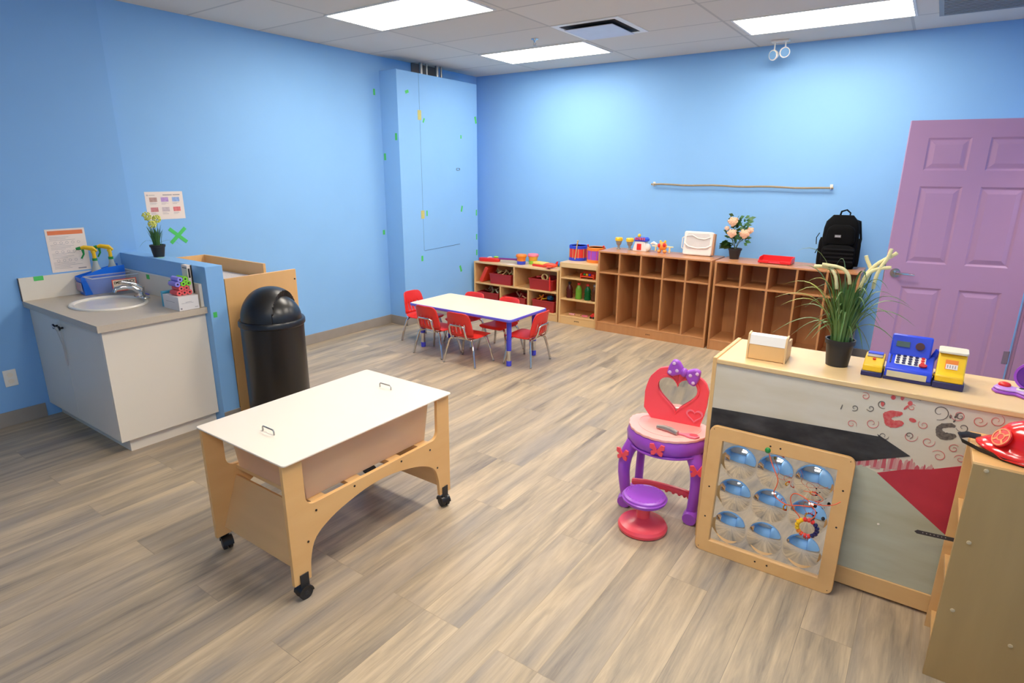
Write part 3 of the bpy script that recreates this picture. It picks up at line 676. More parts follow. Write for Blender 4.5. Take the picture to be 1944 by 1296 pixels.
def chair(label, x, y, rz):
    t = T('kids_chair', label, 'chair', (x,y,0), rz, 'red chairs around the low table')
    def sheet(prof, nx, skip=None):
        vs = []; fs = []
        for j,(yy,z,w,cv) in enumerate(prof):
            for i in range(nx+1):
                u = -1+2*i/nx; vs.append((u*w, yy+cv*u*u, z+(abs(cv)*.25*u*u if j < 8 else 0)))
        for j in range(len(prof)-1):
            for i in range(nx):
                if skip and skip(i,j): continue
                a = j*(nx+1)+i; fs.append((a,a+1,a+nx+2,a+nx+1))
        return MB().add(vs, fs)
    seat = [(.150,.240,.115,-.004),(.147,.252,.138,-.002),(.135,.259,.147,0),(.10,.261,.15,0),(.03,.256,.15,0),(-.04,.252,.145,0),(-.095,.254,.142,.004),(-.125,.262,.142,.010),(-.143,.278,.142,.018)]
    sheet(seat, 12).build('seat', CHAIRRED, t, solid=.010, sub=1, ang=80)
    back = [(-.143,.278,.142,.018),(-.152,.298,.142,.024),(-.158,.318,.141,.028),(-.164,.340,.139,.030),(-.169,.362,.137,.030),(-.174,.386,.134,.030),(-.180,.412,.130,.030),(-.186,.438,.126,.030),(-.191,.460,.122,.028),(-.195,.478,.115,.024),(-.198,.490,.098,.016),(-.199,.496,.06,.006)]
    sheet(back, 18, lambda i,j: 1 <= j <= 4 and i in (4,7,10,13)).build('backrest', CHAIRRED, t, solid=.009, ang=80)
    # chrome frame: rear hoop up the back, rear legs, front legs
    r = .0108
    MB().tube([(-.085,-.13,.245),(-.085,-.155,.262),(-.085,-.172,.30),(-.08,-.186,.36),(-.064,-.192,.377),(.064,-.192,.377),(.08,-.186,.36),(.085,-.172,.30),(.085,-.155,.262),(.085,-.13,.245)],.009,10).build('back_frame', CHROME, t)
    MB().tube([(-.10,.09,.243),(-.10,-.13,.243)],.006,8).tube([(.10,.09,.243),(.10,-.13,.243)],.006,8).tube([(-.10,-.115,.243),(.10,-.115,.243)],.006,8).tube([(-.10,.08,.243),(.10,.08,.243)],.006,8).build('seat_frame', CHROME, t)
    for sx in (-1,1):
        for sy, yy in ((-1,-.115),(1,.08)):
            l = MB().tube([(sx*.09,yy,.240),(sx*.115,yy+sy*.003,.236),(sx*.13,yy+sy*.01,.218),(sx*.155,yy+sy*.03,.12),(sx*.177,yy+sy*.045,.012)],r,10).build('leg', CHROME, t)
            MB().ell((sx*.178,yy+sy*.0455,.008),(.0115,.0115,.008),12,8).build('glide', STEEL, l)
    return t
c0 = chair('red plastic chair at the left end of the long near side of the low table', 1.235, -2.195, 0)
dup(c0, (1.652,-2.235,0), rad(2), 'red plastic chair near the blue front leg, second from left on the near side')
dup(c0, (2.07,-1.925,0), rad(92), 'red plastic chair at the right end of the low table')
dup(c0, (.81,-1.93,0), rad(-90), 'red plastic chair at the left end of the low table beside the column')
dup(c0, (1.22,-1.78,0), rad(180), 'red plastic chair on the far table side nearest the column')
dup(c0, (1.66,-1.78,0), rad(180), 'red plastic chair on the far table side nearest the lockers')

# ------------------------------------------------------------ low shelf A
def logo_plate(t, x, y, z, s=1):
    m = MB().prism([(x-.03*s,z),(x-.03*s,z+.016*s),(x+.03*s,z+.016*s),(x+.03*s,z),(x+.025*s,z),(x+.025*s,z+.011*s),(x-.025*s,z+.011*s),(x-.025*s,z)],'y',y-.001,y)
    for k in (-.012,0,.012): m.box(x+k*s-.002,x+k*s+.002,y-.001,y,z+.001,z+.008*s)
    m.build('maker_mark', mat('dark_brown_print',(70,50,34),.6), t, world=True)
Ax0, Ax1, Ay0, Ay1 = .30, 1.54, -.47, -.09
t = T('low_shelf', 'low maple storage shelf with five cubbies and red bins behind the table', 'shelf', ((Ax0+Ax1)/2,(Ay0+Ay1)/2,0))
MB().box(Ax0,Ax0+.02,Ay0,Ay1,0,.61).build('side_panel', MAPLE, t, world=True, bev=.003)
MB().box(Ax1-.02,Ax1,Ay0,Ay1,0,.61).build('side_panel', MAPLE, t, world=True, bev=.003)
MB().box(Ax0+.02,Ax1-.02,Ay0,Ay1,.59,.61).build('top_panel', MAPLE_TOP, t, world=True, bev=.003)
MB().box(Ax0+.02,Ax1-.02,Ay0+.002,Ay1,.33,.35).build('shelf_board', MAPLE, t, world=True, bev=.003)
MB().box(Ax0+.02,Ax1-.02,Ay0+.002,Ay1,.075,.095).build('bottom_board', MAPLE, t, world=True, bev=.003)
MB().box(Ax0+.02,Ax1-.02,Ay0+.006,Ay0+.022,.0,.075).build('base_board', MAPLE, t, world=True, bev=.002)
MB().box(Ax0+.02,Ax1-.02,Ay1-.008,Ay1,.095,.59).build('back_panel', MAPLE, t, world=True)
for x in (.905,): MB().box(x,x+.02,Ay0+.003,Ay1-.01,.35,.59).build('divider', MAPLE, t, world=True, bev=.002)
for x in (.70,1.113): MB().box(x,x+.02,Ay0+.003,Ay1-.01,.095,.33).build('divider', MAPLE, t, world=True, bev=.002)
def sbin(x0, x1, z, h, label, depth=.33):
    t = T('storage_bin', label, 'bin', ((x0+x1)/2, -.46+depth/2, z), 0, 'dark red storage bins on the low shelf')
    w = (x1-x0)/2; d = depth/2
    openbox(w*.9,d*.93,w*.97,d*.97,h,.004).build('tub', BINRED, t, bev=.004)
    MB().ring([(-w,-d),(w,-d),(w,d),(-w,d)],[(-w*.93,-d*.93),(w*.93,-d*.93),(w*.93,d*.93),(-w*.93,d*.93)],'z',h-.012,h).build('rim', BINRED, t, bev=.002)
    return t
sbin(.53,.87,.3505,.13,'dark red bin of wooden pieces in the upper left cubby beside the red slab')
sbin(1.12,1.46,.3505,.13,'dark red bin in the upper right cubby with a ring-shaped toy')
sbin(.345,.675,.0955,.135,'dark red bin of small pale pieces in the lower left cubby')
sbin(.74,1.08,.0955,.125,'dark red bin in the lower middle cubby behind the chairs')
sbin(1.17,1.49,.0955,.135,'dark red bin with orange and blue toys in the lower right cubby')
M = Matrix.Translation((.385,-.38,.361)) @ Matrix.Rotation(rad(28),4,'Y')
tag(MB().prism(rrect(-.02,.03,0,.215,.02),'y',-.07,.14,M=M).build('foam_wedge', mat('red_orange_foam',(238,60,34),.5), bev=.006), 'red-orange slab leaning against the bin in the upper left cubby', 'toy')
TAN = mat('tan_wood_piece',(212,176,112),.5); OLIVE = mat('olive_piece',(104,112,64),.5)
def pieces(x0,x1,z,n,mats,label,grp,name='wooden_piece'):
    for i in range(n):
        x = x0+(x1-x0)*(i+.5)/n+random.uniform(-.012,.012); y = -.40+random.uniform(0,.16); a = random.uniform(-60,60); b = random.uniform(-50,50)
        M = Matrix.Translation((x,y,z+random.uniform(-.005,.012)))@Matrix.Rotation(rad(b),4,'Z')@Matrix.Rotation(rad(a),4,'Y')
        L_ = random.uniform(.03,.05)
        c = [( -L_,-.008),(-L_*.6,-.012),(L_*.6,-.004),(L_,.002),(L_,.012),(L_*.5,.008),(-L_*.5,.002),(-L_,.006)]
        tag(MB().prism(c,'y',-.008,.008,M=M).build(name, mats[i%len(mats)], bev=.002), label, 'toy piece', grp)
pieces(.57,.84,.487,14,[TAN,TAN,OLIVE],'curved wooden track piece heaped in the upper left bin','wooden pieces in the upper left bin')
pieces(.38,.65,.238,16,[mat('pale_piece',(210,196,170),.5),OLIVE,mat('brown_piece',(130,92,60),.5)],'small pale toy piece heaped in the lower left bin','small pieces in the lower left bin')
pieces(.80,1.03,.222,6,[BINRED,mat('peach_piece',(222,160,120),.5)],'small red and peach toy piece in the lower middle bin','small pieces in the lower middle bin')
pieces(1.2,1.33,.238,8,[YEL,ORANGE],'yellow-orange toy piece heaped in the lower right bin','orange pieces in the lower right bin','toy_piece')
tag(MB().ell((1.375,-.36,.25),(.045,.04,.034)).ell((1.40,-.39,.27),(.02,.02,.02)).build('toy_animal', mat('dark_teal_blue',(36,84,120),.4)), 'dark blue rounded toy resting in the lower right bin', 'toy')
tag(MB().ring(arc((0,0),.045,0,345,23), arc((0,0),.03,0,345,23),'y',-.02,.02,M=Matrix.Translation((1.315,-.39,.50))).build('wooden_ring', TAN, bev=.003), 'tan ring-shaped toy standing in the upper right bin', 'toy')
tag(MB().tube([(1.19,-.38,.488),(1.24,-.37,.497),(1.29,-.36,.49)],.012,8).build('toy_stick', BINRED), 'red rod lying across the upper right bin', 'toy')
tag(MB().tube([(1.432,-.474,.36),(1.43,-.476,.45),(1.428,-.478,.52)],[.011,.010,.006],10).tube([(1.428,-.478,.52),(1.428,-.474,.60)],[.001,.001],6).build('toy_baton', RED), 'red baton hanging in front of the upper right bin', 'toy')
# toys on top of shelf A
t = T('toy_guitar', 'red and purple toy guitar lying on the left end of the low shelf', 'toy guitar', (.475,-.37,.6105), rad(18))
gp = [(.14*cos(a)*(1), .055*sin(a)*(1+.28*cos(2*a))) for a in [2*pi*i/28 for i in range(28)]]
MB().prism(gp,'z',0,.045).build('body', RED, t, bev=.01)
MB().box(.11,.36,-.018,.018,.03,.05).prism(rrect(.34,.42,-.028,.028,.01),'z',.028,.052).build('neck', mat('plum_plastic',(120,40,130),.4), t, bev=.004)
MB().ell((.08,.02,.055),(.035,.02,.012)).build('green_button', LIME, t)
MB().tube([(-.02,-.02,.05),(.0,0,.056),(.03,.01,.052)],.006,8).build('white_bridge', WHITE, t)
def bucket(x, y, m1, m2, m3, label, s=1):
    t = T('toy_bucket', label, 'toy bucket', (x,y,.6105), 0, 'toy buckets on the low shelf')
    MB().lathe([(.05*s,0),(.052*s,.004),(.055*s,.038*s),(.05*s,.04*s)], seg=24).build('base', m2, t)
    MB().lathe([(.048*s,.036*s),(.06*s,.095*s),(.057*s,.095*s),(.045*s,.04*s)], seg=24).build('cup', m1, t)
    MB().lathe([(.066*s,.092*s),(.068*s,.096*s),(.068*s,.11*s),(.06*s,.122*s),(.03*s,.126*s),(.001,.126*s)], seg=24).build('lid', m3, t)
bucket(.93,-.33, ORANGE, BLUE, ORANGE, 'orange toy bucket with blue base on the low shelf')
bucket(1.03,-.22, mat('amber_plastic',(246,178,52),.35), LIME, MPINK, 'yellow toy bucket with pink-purple lid and green base',1.02)
t = T('toy_xylophone', 'yellow and red toy piano on the low shelf beside the buckets', 'toy instrument', (1.19,-.31,.6105), rad(-8))
MB().prism(rrect(-.09,.12,-.06,.06,.025),'z',0,.022).build('base', RED, t, bev=.005)
MB().prism(rrect(-.085,.11,-.052,.056,.025),'z',.022,.05).build('cover', mat('butter_yellow',(248,214,96),.4), t, bev=.008)
t = T('toy_plane', 'orange-red toy aeroplane lying at the right end of the low shelf', 'toy plane', (1.385,-.40,.6105), rad(20))
MB().ell((0,0,.035),(.085,.03,.03)).build('fuselage', mat('vermilion',(236,72,40),.35), t)
MB().prism([(-.03,-.09),(.02,-.09),(.035,0),(.02,.09),(-.03,.09),(-.02,0)],'z',.022,.03).build('wing', mat('vermilion',(0,0,0)), t, bev=.003)
MB().prism([(.05,.03),(.085,.03),(.095,.085),(.075,.085)],'y',-.004,.004).build('tail_fin', RED, t, bev=.001)
MB().cyl((-.02,-.05,.012),(-.02,.05,.012),.012).build('wheel_axle', MPINK, t)
t = T('toy_caterpillar', 'small blue and green toy car at the back right of the low shelf', 'toy', (1.43,-.22,.6105), rad(10))
MB().ell((-.035,0,.035),(.04,.03,.032)).build('body', mat('sea_blue',(30,110,190),.35), t)
MB().ell((.03,0,.03),(.028,.026,.028)).build('head', mat('teal_green',(40,150,120),.35), t)
for dx in (-.05,.02): MB().cyl((dx,-.035,.014),(dx,.035,.014),.014).build('wheel', YEL, t)
tag(MB().box(.80,.90,-.455,-.40,.6102,.6112).build('label_strip', PAPER), 'small white paper strip on the front edge of the low shelf top', 'paper')

# ------------------------------------------------------------ shelf B
Bx0, Bx1, By0, By1 = 1.56, 2.045, -.48, -.09
t = T('narrow_shelf', 'narrow maple three-tier shelf between the low shelf and the lockers', 'shelf', ((Bx0+Bx1)/2,(By0+By1)/2,0))
for x in (Bx0,Bx1-.02): MB().box(x,x+.02,By0,By1,0,.70).build('side_panel', MAPLE, t, world=True, bev=.003)
MB().box(Bx0,Bx1,By0,By1,.70,.712).box(Bx0+.02,Bx1-.02,By0,By0+.018,.655,.70).build('top_panel', MAPLE_TOP, t, world=True, bev=.003)
for z in (.525,.28,.08): MB().box(Bx0+.02,Bx1-.02,By0+.003,By1,z,z+.016).build('shelf_board', MAPLE, t, world=True, bev=.002)
MB().box(Bx0+.02,Bx1-.02,By0+.005,By0+.02,0,.08).build('base_board', MAPLE, t, world=True, bev=.002)
MB().box(Bx0+.02,Bx1-.02,By1-.008,By1,.09,.70).build('back_panel', MAPLE, t, world=True)
logo_plate(t, 1.80, By0+.005, .035)
def bottle(x, y, k, cap, label):
    t = T('sensory_bottle', label, 'bottle', (x,y,.2965), 0, 'coloured sensory bottles on the narrow shelf')
    MB().lathe([(.03,0),(.038,.006),(.038,.03),(.034,.045),(.038,.06),(.034,.075),(.038,.09),(.036,.115),(.02,.145),(.014,.155),(.014,.17)], seg=20).build('bottle', BOTCLR[k], t)
    MB().lathe([(.032,.004),(.032,.10),(.001,.105)], seg=16).build('liquid', mat('liquid_'+k, dict(maroon=(96,30,28),lime=(150,200,60),green=(16,110,50),brown=(110,60,36))[k], .3), t)
    MB().cyl((0,0,.162),(0,0,.186),.018,seg=16).build('cap', cap, t)
bottle(1.655,-.40,'maroon',DARKM,'dark maroon liquid bottle on the narrow shelf, leftmost')
bottle(1.775,-.40,'lime',RED,'lime green liquid bottle with red cap on the narrow shelf')
bottle(1.89,-.40,'green',RED,'dark green liquid bottle with red cap on the narrow shelf')
bottle(1.98,-.40,'brown',mat('grey_cap',(150,150,150),.4),'brown liquid bottle with grey cap beside the locker')
t = T('toy_tray', 'orange-red toy cradle with small coloured balls on the top tier of the narrow shelf', 'toy', (1.89,-.40,.5415))
MB().box(-.085,.085,-.04,.04,.02,.03).box(-.085,-.075,-.04,.04,0,.06).box(.075,.085,-.04,.04,0,.06).box(-.085,.085,.032,.04,.03,.075).build('cradle', mat('vermilion',(0,0,0)), t, bev=.004)
for i,m in enumerate((GREEN,YEL,BLUE,RED)): MB().ell((-.05+.033*i,0,.045),.015,10,8).build('ball', m, t)
t = T('toy_helper_car', 'red toy piece at the bottom right of the narrow shelf', 'toy', (1.975,-.40,.0965))
MB().prism([(-.035,.01),(.03,.01),(.03,.05),(.0,.06),(-.03,.03)],'y',-.03,.03).build('body', RED, t, bev=.004)
for dx in (-.02,.018): MB().cyl((dx,-.034,.012),(dx,.034,.012),.012).build('wheel', RUBBER, t)
for x,m,l in ((1.69,LPINK,'pale pink flat toy piece on the bottom tier of the narrow shelf'),(1.77,mat('tan_toy',(214,160,110),.5),'tan flat toy piece on the bottom tier of the narrow shelf'),(1.86,MPINK,'rose pink toy piece on the bottom tier of the narrow shelf')):
    tag(MB().prism([(-.035,-.02),(.0,-.03),(.035,-.015),(.03,.02),(-.01,.012),(-.03,.03)],'z',0,.014,M=Matrix.Translation((x,-.38,.0965))).build('toy_piece', m, bev=.003), l, 'toy piece')
# drums
def drum(x,y,body,hoop,cap,label,lines):
    t = T('toy_drum', label, 'toy drum', (x,y,.7125), 0, 'toy drums on the narrow shelf')
    R_ = .105
    MB().cyl((0,0,.02),(0,0,.15),R_*.97,seg=36).build('shell', body, t)
    MB().lathe([(R_,0),(R_,.034),(R_*.95,.036),(R_*.95,0)],seg=36).build('bottom_hoop', hoop, t)
    MB().lathe([(R_*.95,.134),(R_,.136),(R_,.168),(R_*.96,.172),(R_*.92,.166)],seg=36).build('top_hoop', hoop, t)
    MB().cyl((0,0,.15),(0,0,.166),R_*.95,seg=36).build('drum_head', cap, t)
    for k in range(10):
        a = 2*pi*k/10+.2; MB().tube([(R_*cos(a),R_*sin(a),.03),(R_*cos(a+.0),R_*sin(a),.14)],.003,6).build('cord', lines, t)
    return t
dr = drum(1.645,-.21,mat('drum_red',(226,50,40),.4),BLUE,WHITE,'red toy drum with blue hoops on the narrow shelf', TAN)
MB().cyl((.02,-.108,.02),(.045,-.108,.205),.006).ell((.045,-.108,.205),.011,10,8).build('drumstick', TAN, dr)
MB().cyl((-.05,.06,.16),(-.045,.065,.205),.006).ell((-.045,.065,.208),.011,10,8).build('drumstick', TAN, dr)
d2 = drum(1.90,-.25,PURP,ORANGE,mat('amber_plastic',(0,0,0)),'purple toy drum with orange hoops beside the locker', PINK)
for s_ in (-1,1): MB().cyl((s_*.095,-.02,.15),(s_*.098,-.02,.185),.008).ell((s_*.098,-.02,.187),.011,10,8).build('red_knob', RED, d2)

# ------------------------------------------------------------ lockers
def locker(x0, x1, label, nm):
    y0, y1, h = -.52, -.11, .882
    t = T('cubby_locker', label, 'locker', ((x0+x1)/2,(y0+y1)/2,0), 0, 'wooden coat lockers')
    for x in (x0, x1-.02): MB().box(x,x+.02,y0,y1,0,h-.018).build('side_panel', CHERRY, t, world=True, bev=.003)
    MB().box(x0,x1,y0,y1,h-.018,h).build('top_panel', CHERRY_TOP, t, world=True, bev=.003)
    MB().box(x0+.02,x1-.02,y0+.003,y1,.640,.656).build('shelf_board', CHERRY, t, world=True, bev=.002)
    MB().box(x0+.02,x1-.02,y0+.003,y1,.085,.102).build('bottom_board', CHERRY, t, world=True, bev=.002)
    MB().box(x0+.02,x1-.02,y0+.004,y0+.02,0,.085).build('base_board', CHERRY, t, world=True, bev=.002)
    MB().box(x0+.02,x1-.02,y1-.008,y1,.1,h-.018).build('back_panel', CHERRY, t, world=True)
    w = (x1-x0-.02)/5
    for k in range(1,5): MB().box(x0+w*k,x0+w*k+.018,y0+.004,y1-.008,.102,h-.018).build('divider', CHERRY, t, world=True, bev=.002)
    for k in range(5):
        cx = x0+.02+w*(k+.5)
        m = MB().box(cx-.012,cx+.012,y1-.012,y1-.008,.56,.60)
        for s_ in (-1,1): m.tube([(cx+s_*.006,y1-.011,.585),(cx+s_*.016,y1-.03,.575),(cx+s_*.02,y1-.045,.59)],.004,8).ell((cx+s_*.02,y1-.045,.593),.007,8,6)
        m.build('coat_hook', DARKM, t, world=True)
    logo_plate(t, x0+.62 if nm else x0+.62, y0+.004, .035, .8)
    return t
locker(2.062, 3.285, 'orange-brown five-section cubby locker left of the two, with toys on top', 1)
locker(3.312, 4.54, 'orange-brown five-section cubby locker on the right under the black backpack', 0)
ZL = .8825
def cup(x,y,label):
    t = T('toy_goblet', label, 'toy', (x,y,ZL), 0, 'toy goblets on the locker')
    MB().lathe([(.022,0),(.022,.006),(.014,.014),(.014,.04),(.026,.055),(.036,.095),(.032,.095),(.012,.05),(.001,.05)],seg=20).build('grey_cup', GREY, t)
    MB().lathe([(.039,.09),(.042,.094),(.042,.118),(.034,.128),(.001,.13)],seg=20).build('yellow_lid', YEL, t)
cup(2.17,-.25,'grey and yellow toy goblet at the left end of the locker top'); cup(2.30,-.25,'grey and yellow toy goblet beside the toy castle')
t = T('toy_castle', 'white toy castle with red door and blue roof on the locker', 'toy castle', (2.435,-.25,ZL))
MB().prism([(-.085,0),(.075,0),(.05,.105),(-.055,.105)],'y',-.045,.045).ell((.06,0,.04),(.05,.04,.045)).build('walls', WHITE, t, bev=.006)
MB().box(-.033,.018,-.048,-.044,.012,.08).build('door', RED, t, bev=.003)
MB().box(-.065,.07,-.05,.05,.105,.13).prism([(-.065,.13),(.07,.13),(.05,.145),(-.05,.145)],'y',-.05,.05).build('roof', BLUE, t, bev=.004)
m = MB()
for k in range(6): m.box(-.055+.02*k,-.043+.02*k,-.055,-.05,.118,.146)
m.build('battlement', mat('coral_red',(236,90,84),.4), t, bev=.002)
MB().ell((-.03,0,.16),(.018,.018,.022),12,8).build('turret_top', YEL, t)
t = T('toy_rocket_ride', 'orange and yellow toy animal with outstretched arms on the locker', 'toy', (2.68,-.27,ZL))
MB().ell((0,0,.07),(.05,.035,.045)).ell((-.03,-.01,.018),(.022,.025,.018),10,8).ell((.03,-.01,.018),(.022,.025,.018),10,8).build('body', mat('tangerine',(250,156,62),.4), t)
MB().ell((-.028,-.03,.078),(.016,.01,.022),10,8).ell((.028,-.03,.085),(.018,.01,.024),10,8).build('red_patch', RED, t)
MB().box(-.115,-.04,-.012,.012,.062,.072).box(.04,.115,-.012,.012,.062,.072).box(-.08,-.066,-.01,.01,.015,.064).box(.072,.086,-.01,.01,.005,.064).build('arm', mat('pale_yellow',(250,226,160),.4), t, bev=.003)
MB().ell((-.025,0,.115),(.012,.01,.016),8,6).ell((.025,0,.117),(.012,.01,.016),8,6).build('ear', YEL, t)
MB().tube([(-.06,-.0,.08),(-.1,.0,.1),(-.13,.0,.085)],[.012,.016,.01],8).build('white_tuft', WHITE, t)
t = T('carry_case', 'white plastic fold-up case standing on the locker', 'case', (3.045,-.25,ZL), rad(3))
M = Matrix.Rotation(rad(-8),4,'X')
MB().prism(rrect(-.145,.145,0,.24,.02),'y',-.035,.035,M=M).build('shell', mat('case_white',(244,236,226),.35), t, bev=.01)
MB().prism(rrect(-.12,.12,.06,.22,.03),'y',-.037,-.0345,M=M).build('inset_panel', mat('case_grey',(214,206,200),.4), t, bev=.001)
MB().tube([(-.135,-.038,.12),(-.09,-.041,.085),(0,-.042,.07),(.09,-.041,.08),(.138,-.038,.105)],.007,8,M=M).tube([(-.12,-.038,.19),(-.06,-.04,.20),(0,-.04,.17),(.07,-.04,.165),(.125,-.038,.19)],.006,8,M=M).build('raised_band', WHITE, t)
MB().box(.146,.162,-.03,.04,.01,.225,M=M).build('brown_edge', mat('case_brown',(196,140,100),.5), t, bev=.004)
MB().tube([(-.148,-.01,.06),(-.165,-.01,.07),(-.165,-.01,.17),(-.148,-.01,.18)],.006,8,M=M).build('handle', WHITE, t)
# potted roses
t = T('potted_roses', 'black pot of peach artificial roses on the right locker', 'plant', (3.42,-.27,ZL))
pot(t, .042, .06, .105)
blooms = [(-.034,-.02,.362,.047),(-.028,-.045,.252,.043),(.086,-.03,.252,.047),(.128,-.01,.285,.032),(-.09,-.02,.295,.022)]
m = MB()
for x,y,z,r in blooms: m.tube([(0,0,.09),(x*.25,y*.3,.16),(x,y,z-.01)],.0035,6)
m.build('stem', mat('stem_green',(70,90,56),.6), t)
for x,y,z,r in blooms:
    m = MB()
    for k in range(18):
        a = k*2.4; rr = r*(.12+.04*k)/1.0; rr = min(rr, r*.8); e = .9-k*.055
        c = Vector((x+rr*cos(a), y-.25*r-(r-rr)*.35, z+rr*sin(a)))
        m.ell(c, (r*.40,r*.22,r*.36), 8, 6)
    m.build('rose_bloom', ROSE, t)
m = MB()
for k in range(90):
    a = random.uniform(0,2*pi); z = random.uniform(.14,.42); r0 = random.uniform(.01,.06); r1 = r0+random.uniform(.05,.085)
    cx = .04 if random.random() < .5 else -.02
    d = Vector((cos(a),sin(a)*.7,0)); p0 = Vector((cx,0,z))+d*r0; p1 = Vector((cx,0,z+random.uniform(-.04,.03)))+d*r1
    mid = (p0+p1)/2; sd = Vector((-d.y*.5,d.x*.5,.8)).normalized()*.019; up = Vector((0,0,.008))
    m.add([p0, mid-sd, p1, mid+sd, mid+up], [(0,1,4),(1,2,4),(2,3,4),(3,0,4)])
for k in range(16):
    a = random.uniform(2.6,4.2); p0 = Vector((-.03,0,.1+.05*random.random())); d = Vector((cos(a),sin(a)*.4,-.1)); p1 = p0+d*.13; mid = (p0+p1)/2+Vector((0,0,.02)); sd = Vector((-d.y,d.x,.5)).normalized()*.022
    m.add([p0, mid-sd, p1, mid+sd], [(0,1,2,3)])
m.build('leaf', LEAF, t)
t = T('letter_tray', 'red plastic letter tray on the right locker', 'tray', (3.82,-.33,ZL))
MB().box(-.14,.14,-.09,.1,.006,.012).box(-.14,.14,.094,.1,.006,.06).prism([(-.09,.006),(.1,.006),(.1,.06),(-.04,.055),(-.075,.03),(-.09,.022)],'x',-.143,-.137).prism([(-.09,.006),(.1,.006),(.1,.06),(-.04,.055),(-.075,.03),(-.09,.022)],'x',.137,.143).box(-.14,-.05,-.094,-.088,.006,.03).box(.05,.14,-.094,-.088,.006,.03).build('tray', mat('tray_red',(230,34,36),.35), t, bev=.002)
m = MB()
for sx in (-.12,.12):
    for sy in (-.07,.08): m.cyl((sx,sy,0),(sx,sy,.008),.008)
m.build('foot', DARKM, t)
# backpack
t = T('backpack', 'black backpack standing on the right locker against the wall', 'backpack', (4.315,-.26,ZL), rad(8))
def soft(dims, z0, z1, taper, M=None, n=8, e=.55):
    w, d = dims; m = MB(); seg = 32; vs = []
    for j in range(n+1):
        f = j/n; z = z0+(z1-z0)*f
        k = (1-abs(2*f-1)**5*.14)*(1-taper*f)
        if f > .8: k *= 1-((f-.8)/.2)**2*.32
        for i in range(seg):
            a = 2*pi*i/seg; ca, sa = cos(a), sin(a)
            vs.append((w*k*math.copysign(abs(ca)**e,ca), d*k*math.copysign(abs(sa)**e,sa), z))
    fs = [(j*seg+i,j*seg+(i+1)%seg,(j+1)*seg+(i+1)%seg,(j+1)*seg+i) for j in range(n) for i in range(seg)]
    fs += [tuple(range(seg)), tuple(n*seg+i for i in range(seg))]
    return m.add(vs, fs, M)
soft((.155,.09), 0, .46, .12).build('main_body', BLACKFAB, t)
soft((.135,.04), .02, .21, .04, Matrix.Translation((-.005,-.095,0))).build('front_pocket', BLACKFAB, t)
soft((.12,.035), .215, .38, .15, Matrix.Translation((-.005,-.085,0))).build('upper_pocket', BLACKFAB, t)
m = MB()
for z in (.06,.095,.13,.165): m.box(-.12,.115,-.139,-.134,z,z+.014)
m.build('webbing_strap', mat('black_webbing',(14,14,16),.85,spec=.2), t)
for s_ in (-1,1): soft((.028,.06), .02, .26, .12, Matrix.Translation((s_*.142,-.0,0))).build('side_pocket', BLACKFAB, t)
MB().tube([(-.03,.03,.44),(-.02,.03,.49),(.02,.035,.505),(.05,.035,.48),(.05,.035,.44)],.011,8,flat=.5).build('top_handle', BLACKFAB, t)
pa = MB().box(-.05,-.002,-.127,-.122,.275,.297).build('logo_patch', mat('patch_grey',(120,118,120),.6), t)
m = MB().box(-.045,-.032,-.1275,-.127,.281,.291).box(-.029,-.02,-.1275,-.127,.281,.291).box(-.017,-.007,-.1275,-.127,.281,.291)
m.build('patch_mark', mat('patch_light',(190,188,188),.6), pa)
MB().tube([(-.17,-.02,.30),(-.19,-.03,.26),(-.185,-.04,.2)],.004,6).tube([(-.17,-.03,.16),(-.185,-.04,.12)],.004,6).build('strap_end', BLACKFAB, t)
MB().tube([(.08,.07,.42),(.14,.085,.40),(.165,.08,.25),(.15,.07,.06)],.018,8,flat=.4).build('shoulder_strap', BLACKFAB, t)

# ------------------------------------------------------------ play counter (store unit)
Ux0, Ux1, Uy0, Uy1, Uz = 4.272, 5.50, -3.745, -3.34, .90
t = T('play_counter', 'maple play counter with painted front panel, arrow and handprints', 'play counter', ((Ux0+Ux1)/2,(Uy0+Uy1)/2,0))
MB().box(Ux0,Ux0+.018,Uy0,Uy1,0,Uz+.004).build('side_panel', MAPLE, t, world=True, bev=.003)
MB().box(Ux1-.018,Ux1,Uy0,Uy1,0,Uz+.004).build('side_panel', MAPLE, t, world=True, bev=.003)
MB().box(Ux0+.018,Ux1-.018,Uy0-.004,Uy1,Uz-.022,Uz).build('top_panel', MAPLE_TOP, t, world=True, bev=.004)
MB().box(Ux0+.018,Ux1-.018,Uy0+.004,Uy0+.016,.09,Uz-.022).build('front_panel', PANELW, t, world=True)
MB().box(Ux0+.018,Ux1-.018,Uy0-.002,Uy0+.016,.012,.092).build('base_rail', MAPLE, t, world=True, bev=.003)
MB().box(Ux0+.018,Ux1-.018,Uy0+.02,Uy1,.08,.095).box(Ux0+.018,Ux1-.018,Uy0+.02,Uy1,.45,.465).build('inner_shelf', MAPLE, t, world=True)
PF = Uy0+.004
def paint(polys, name, m, layer=1, parent=t):
    b = MB()
    for p in polys: b.prism(p, 'y', PF-.0005*layer-.0003, PF-.00005)
    return b.build(name, m, parent, world=True)
paint([[(4.291,.563),(4.87,.573),(4.955,.548),(5.215,.358),(5.27,.32),(5.27,.093),(4.291,.093)]], 'green_painted_area', PANELG, 1)
paint([[(4.952,.548),(5.04,.59),(5.12,.615),(5.28,.69),(5.28,.31)]], 'painted_triangle', CRIMSON, 2)
paint([[(4.291,.668),(4.935,.700),(4.929,.709),(5.048,.648),(4.871,.573),(4.291,.557)]], 'painted_arrow', CHALK, 3)
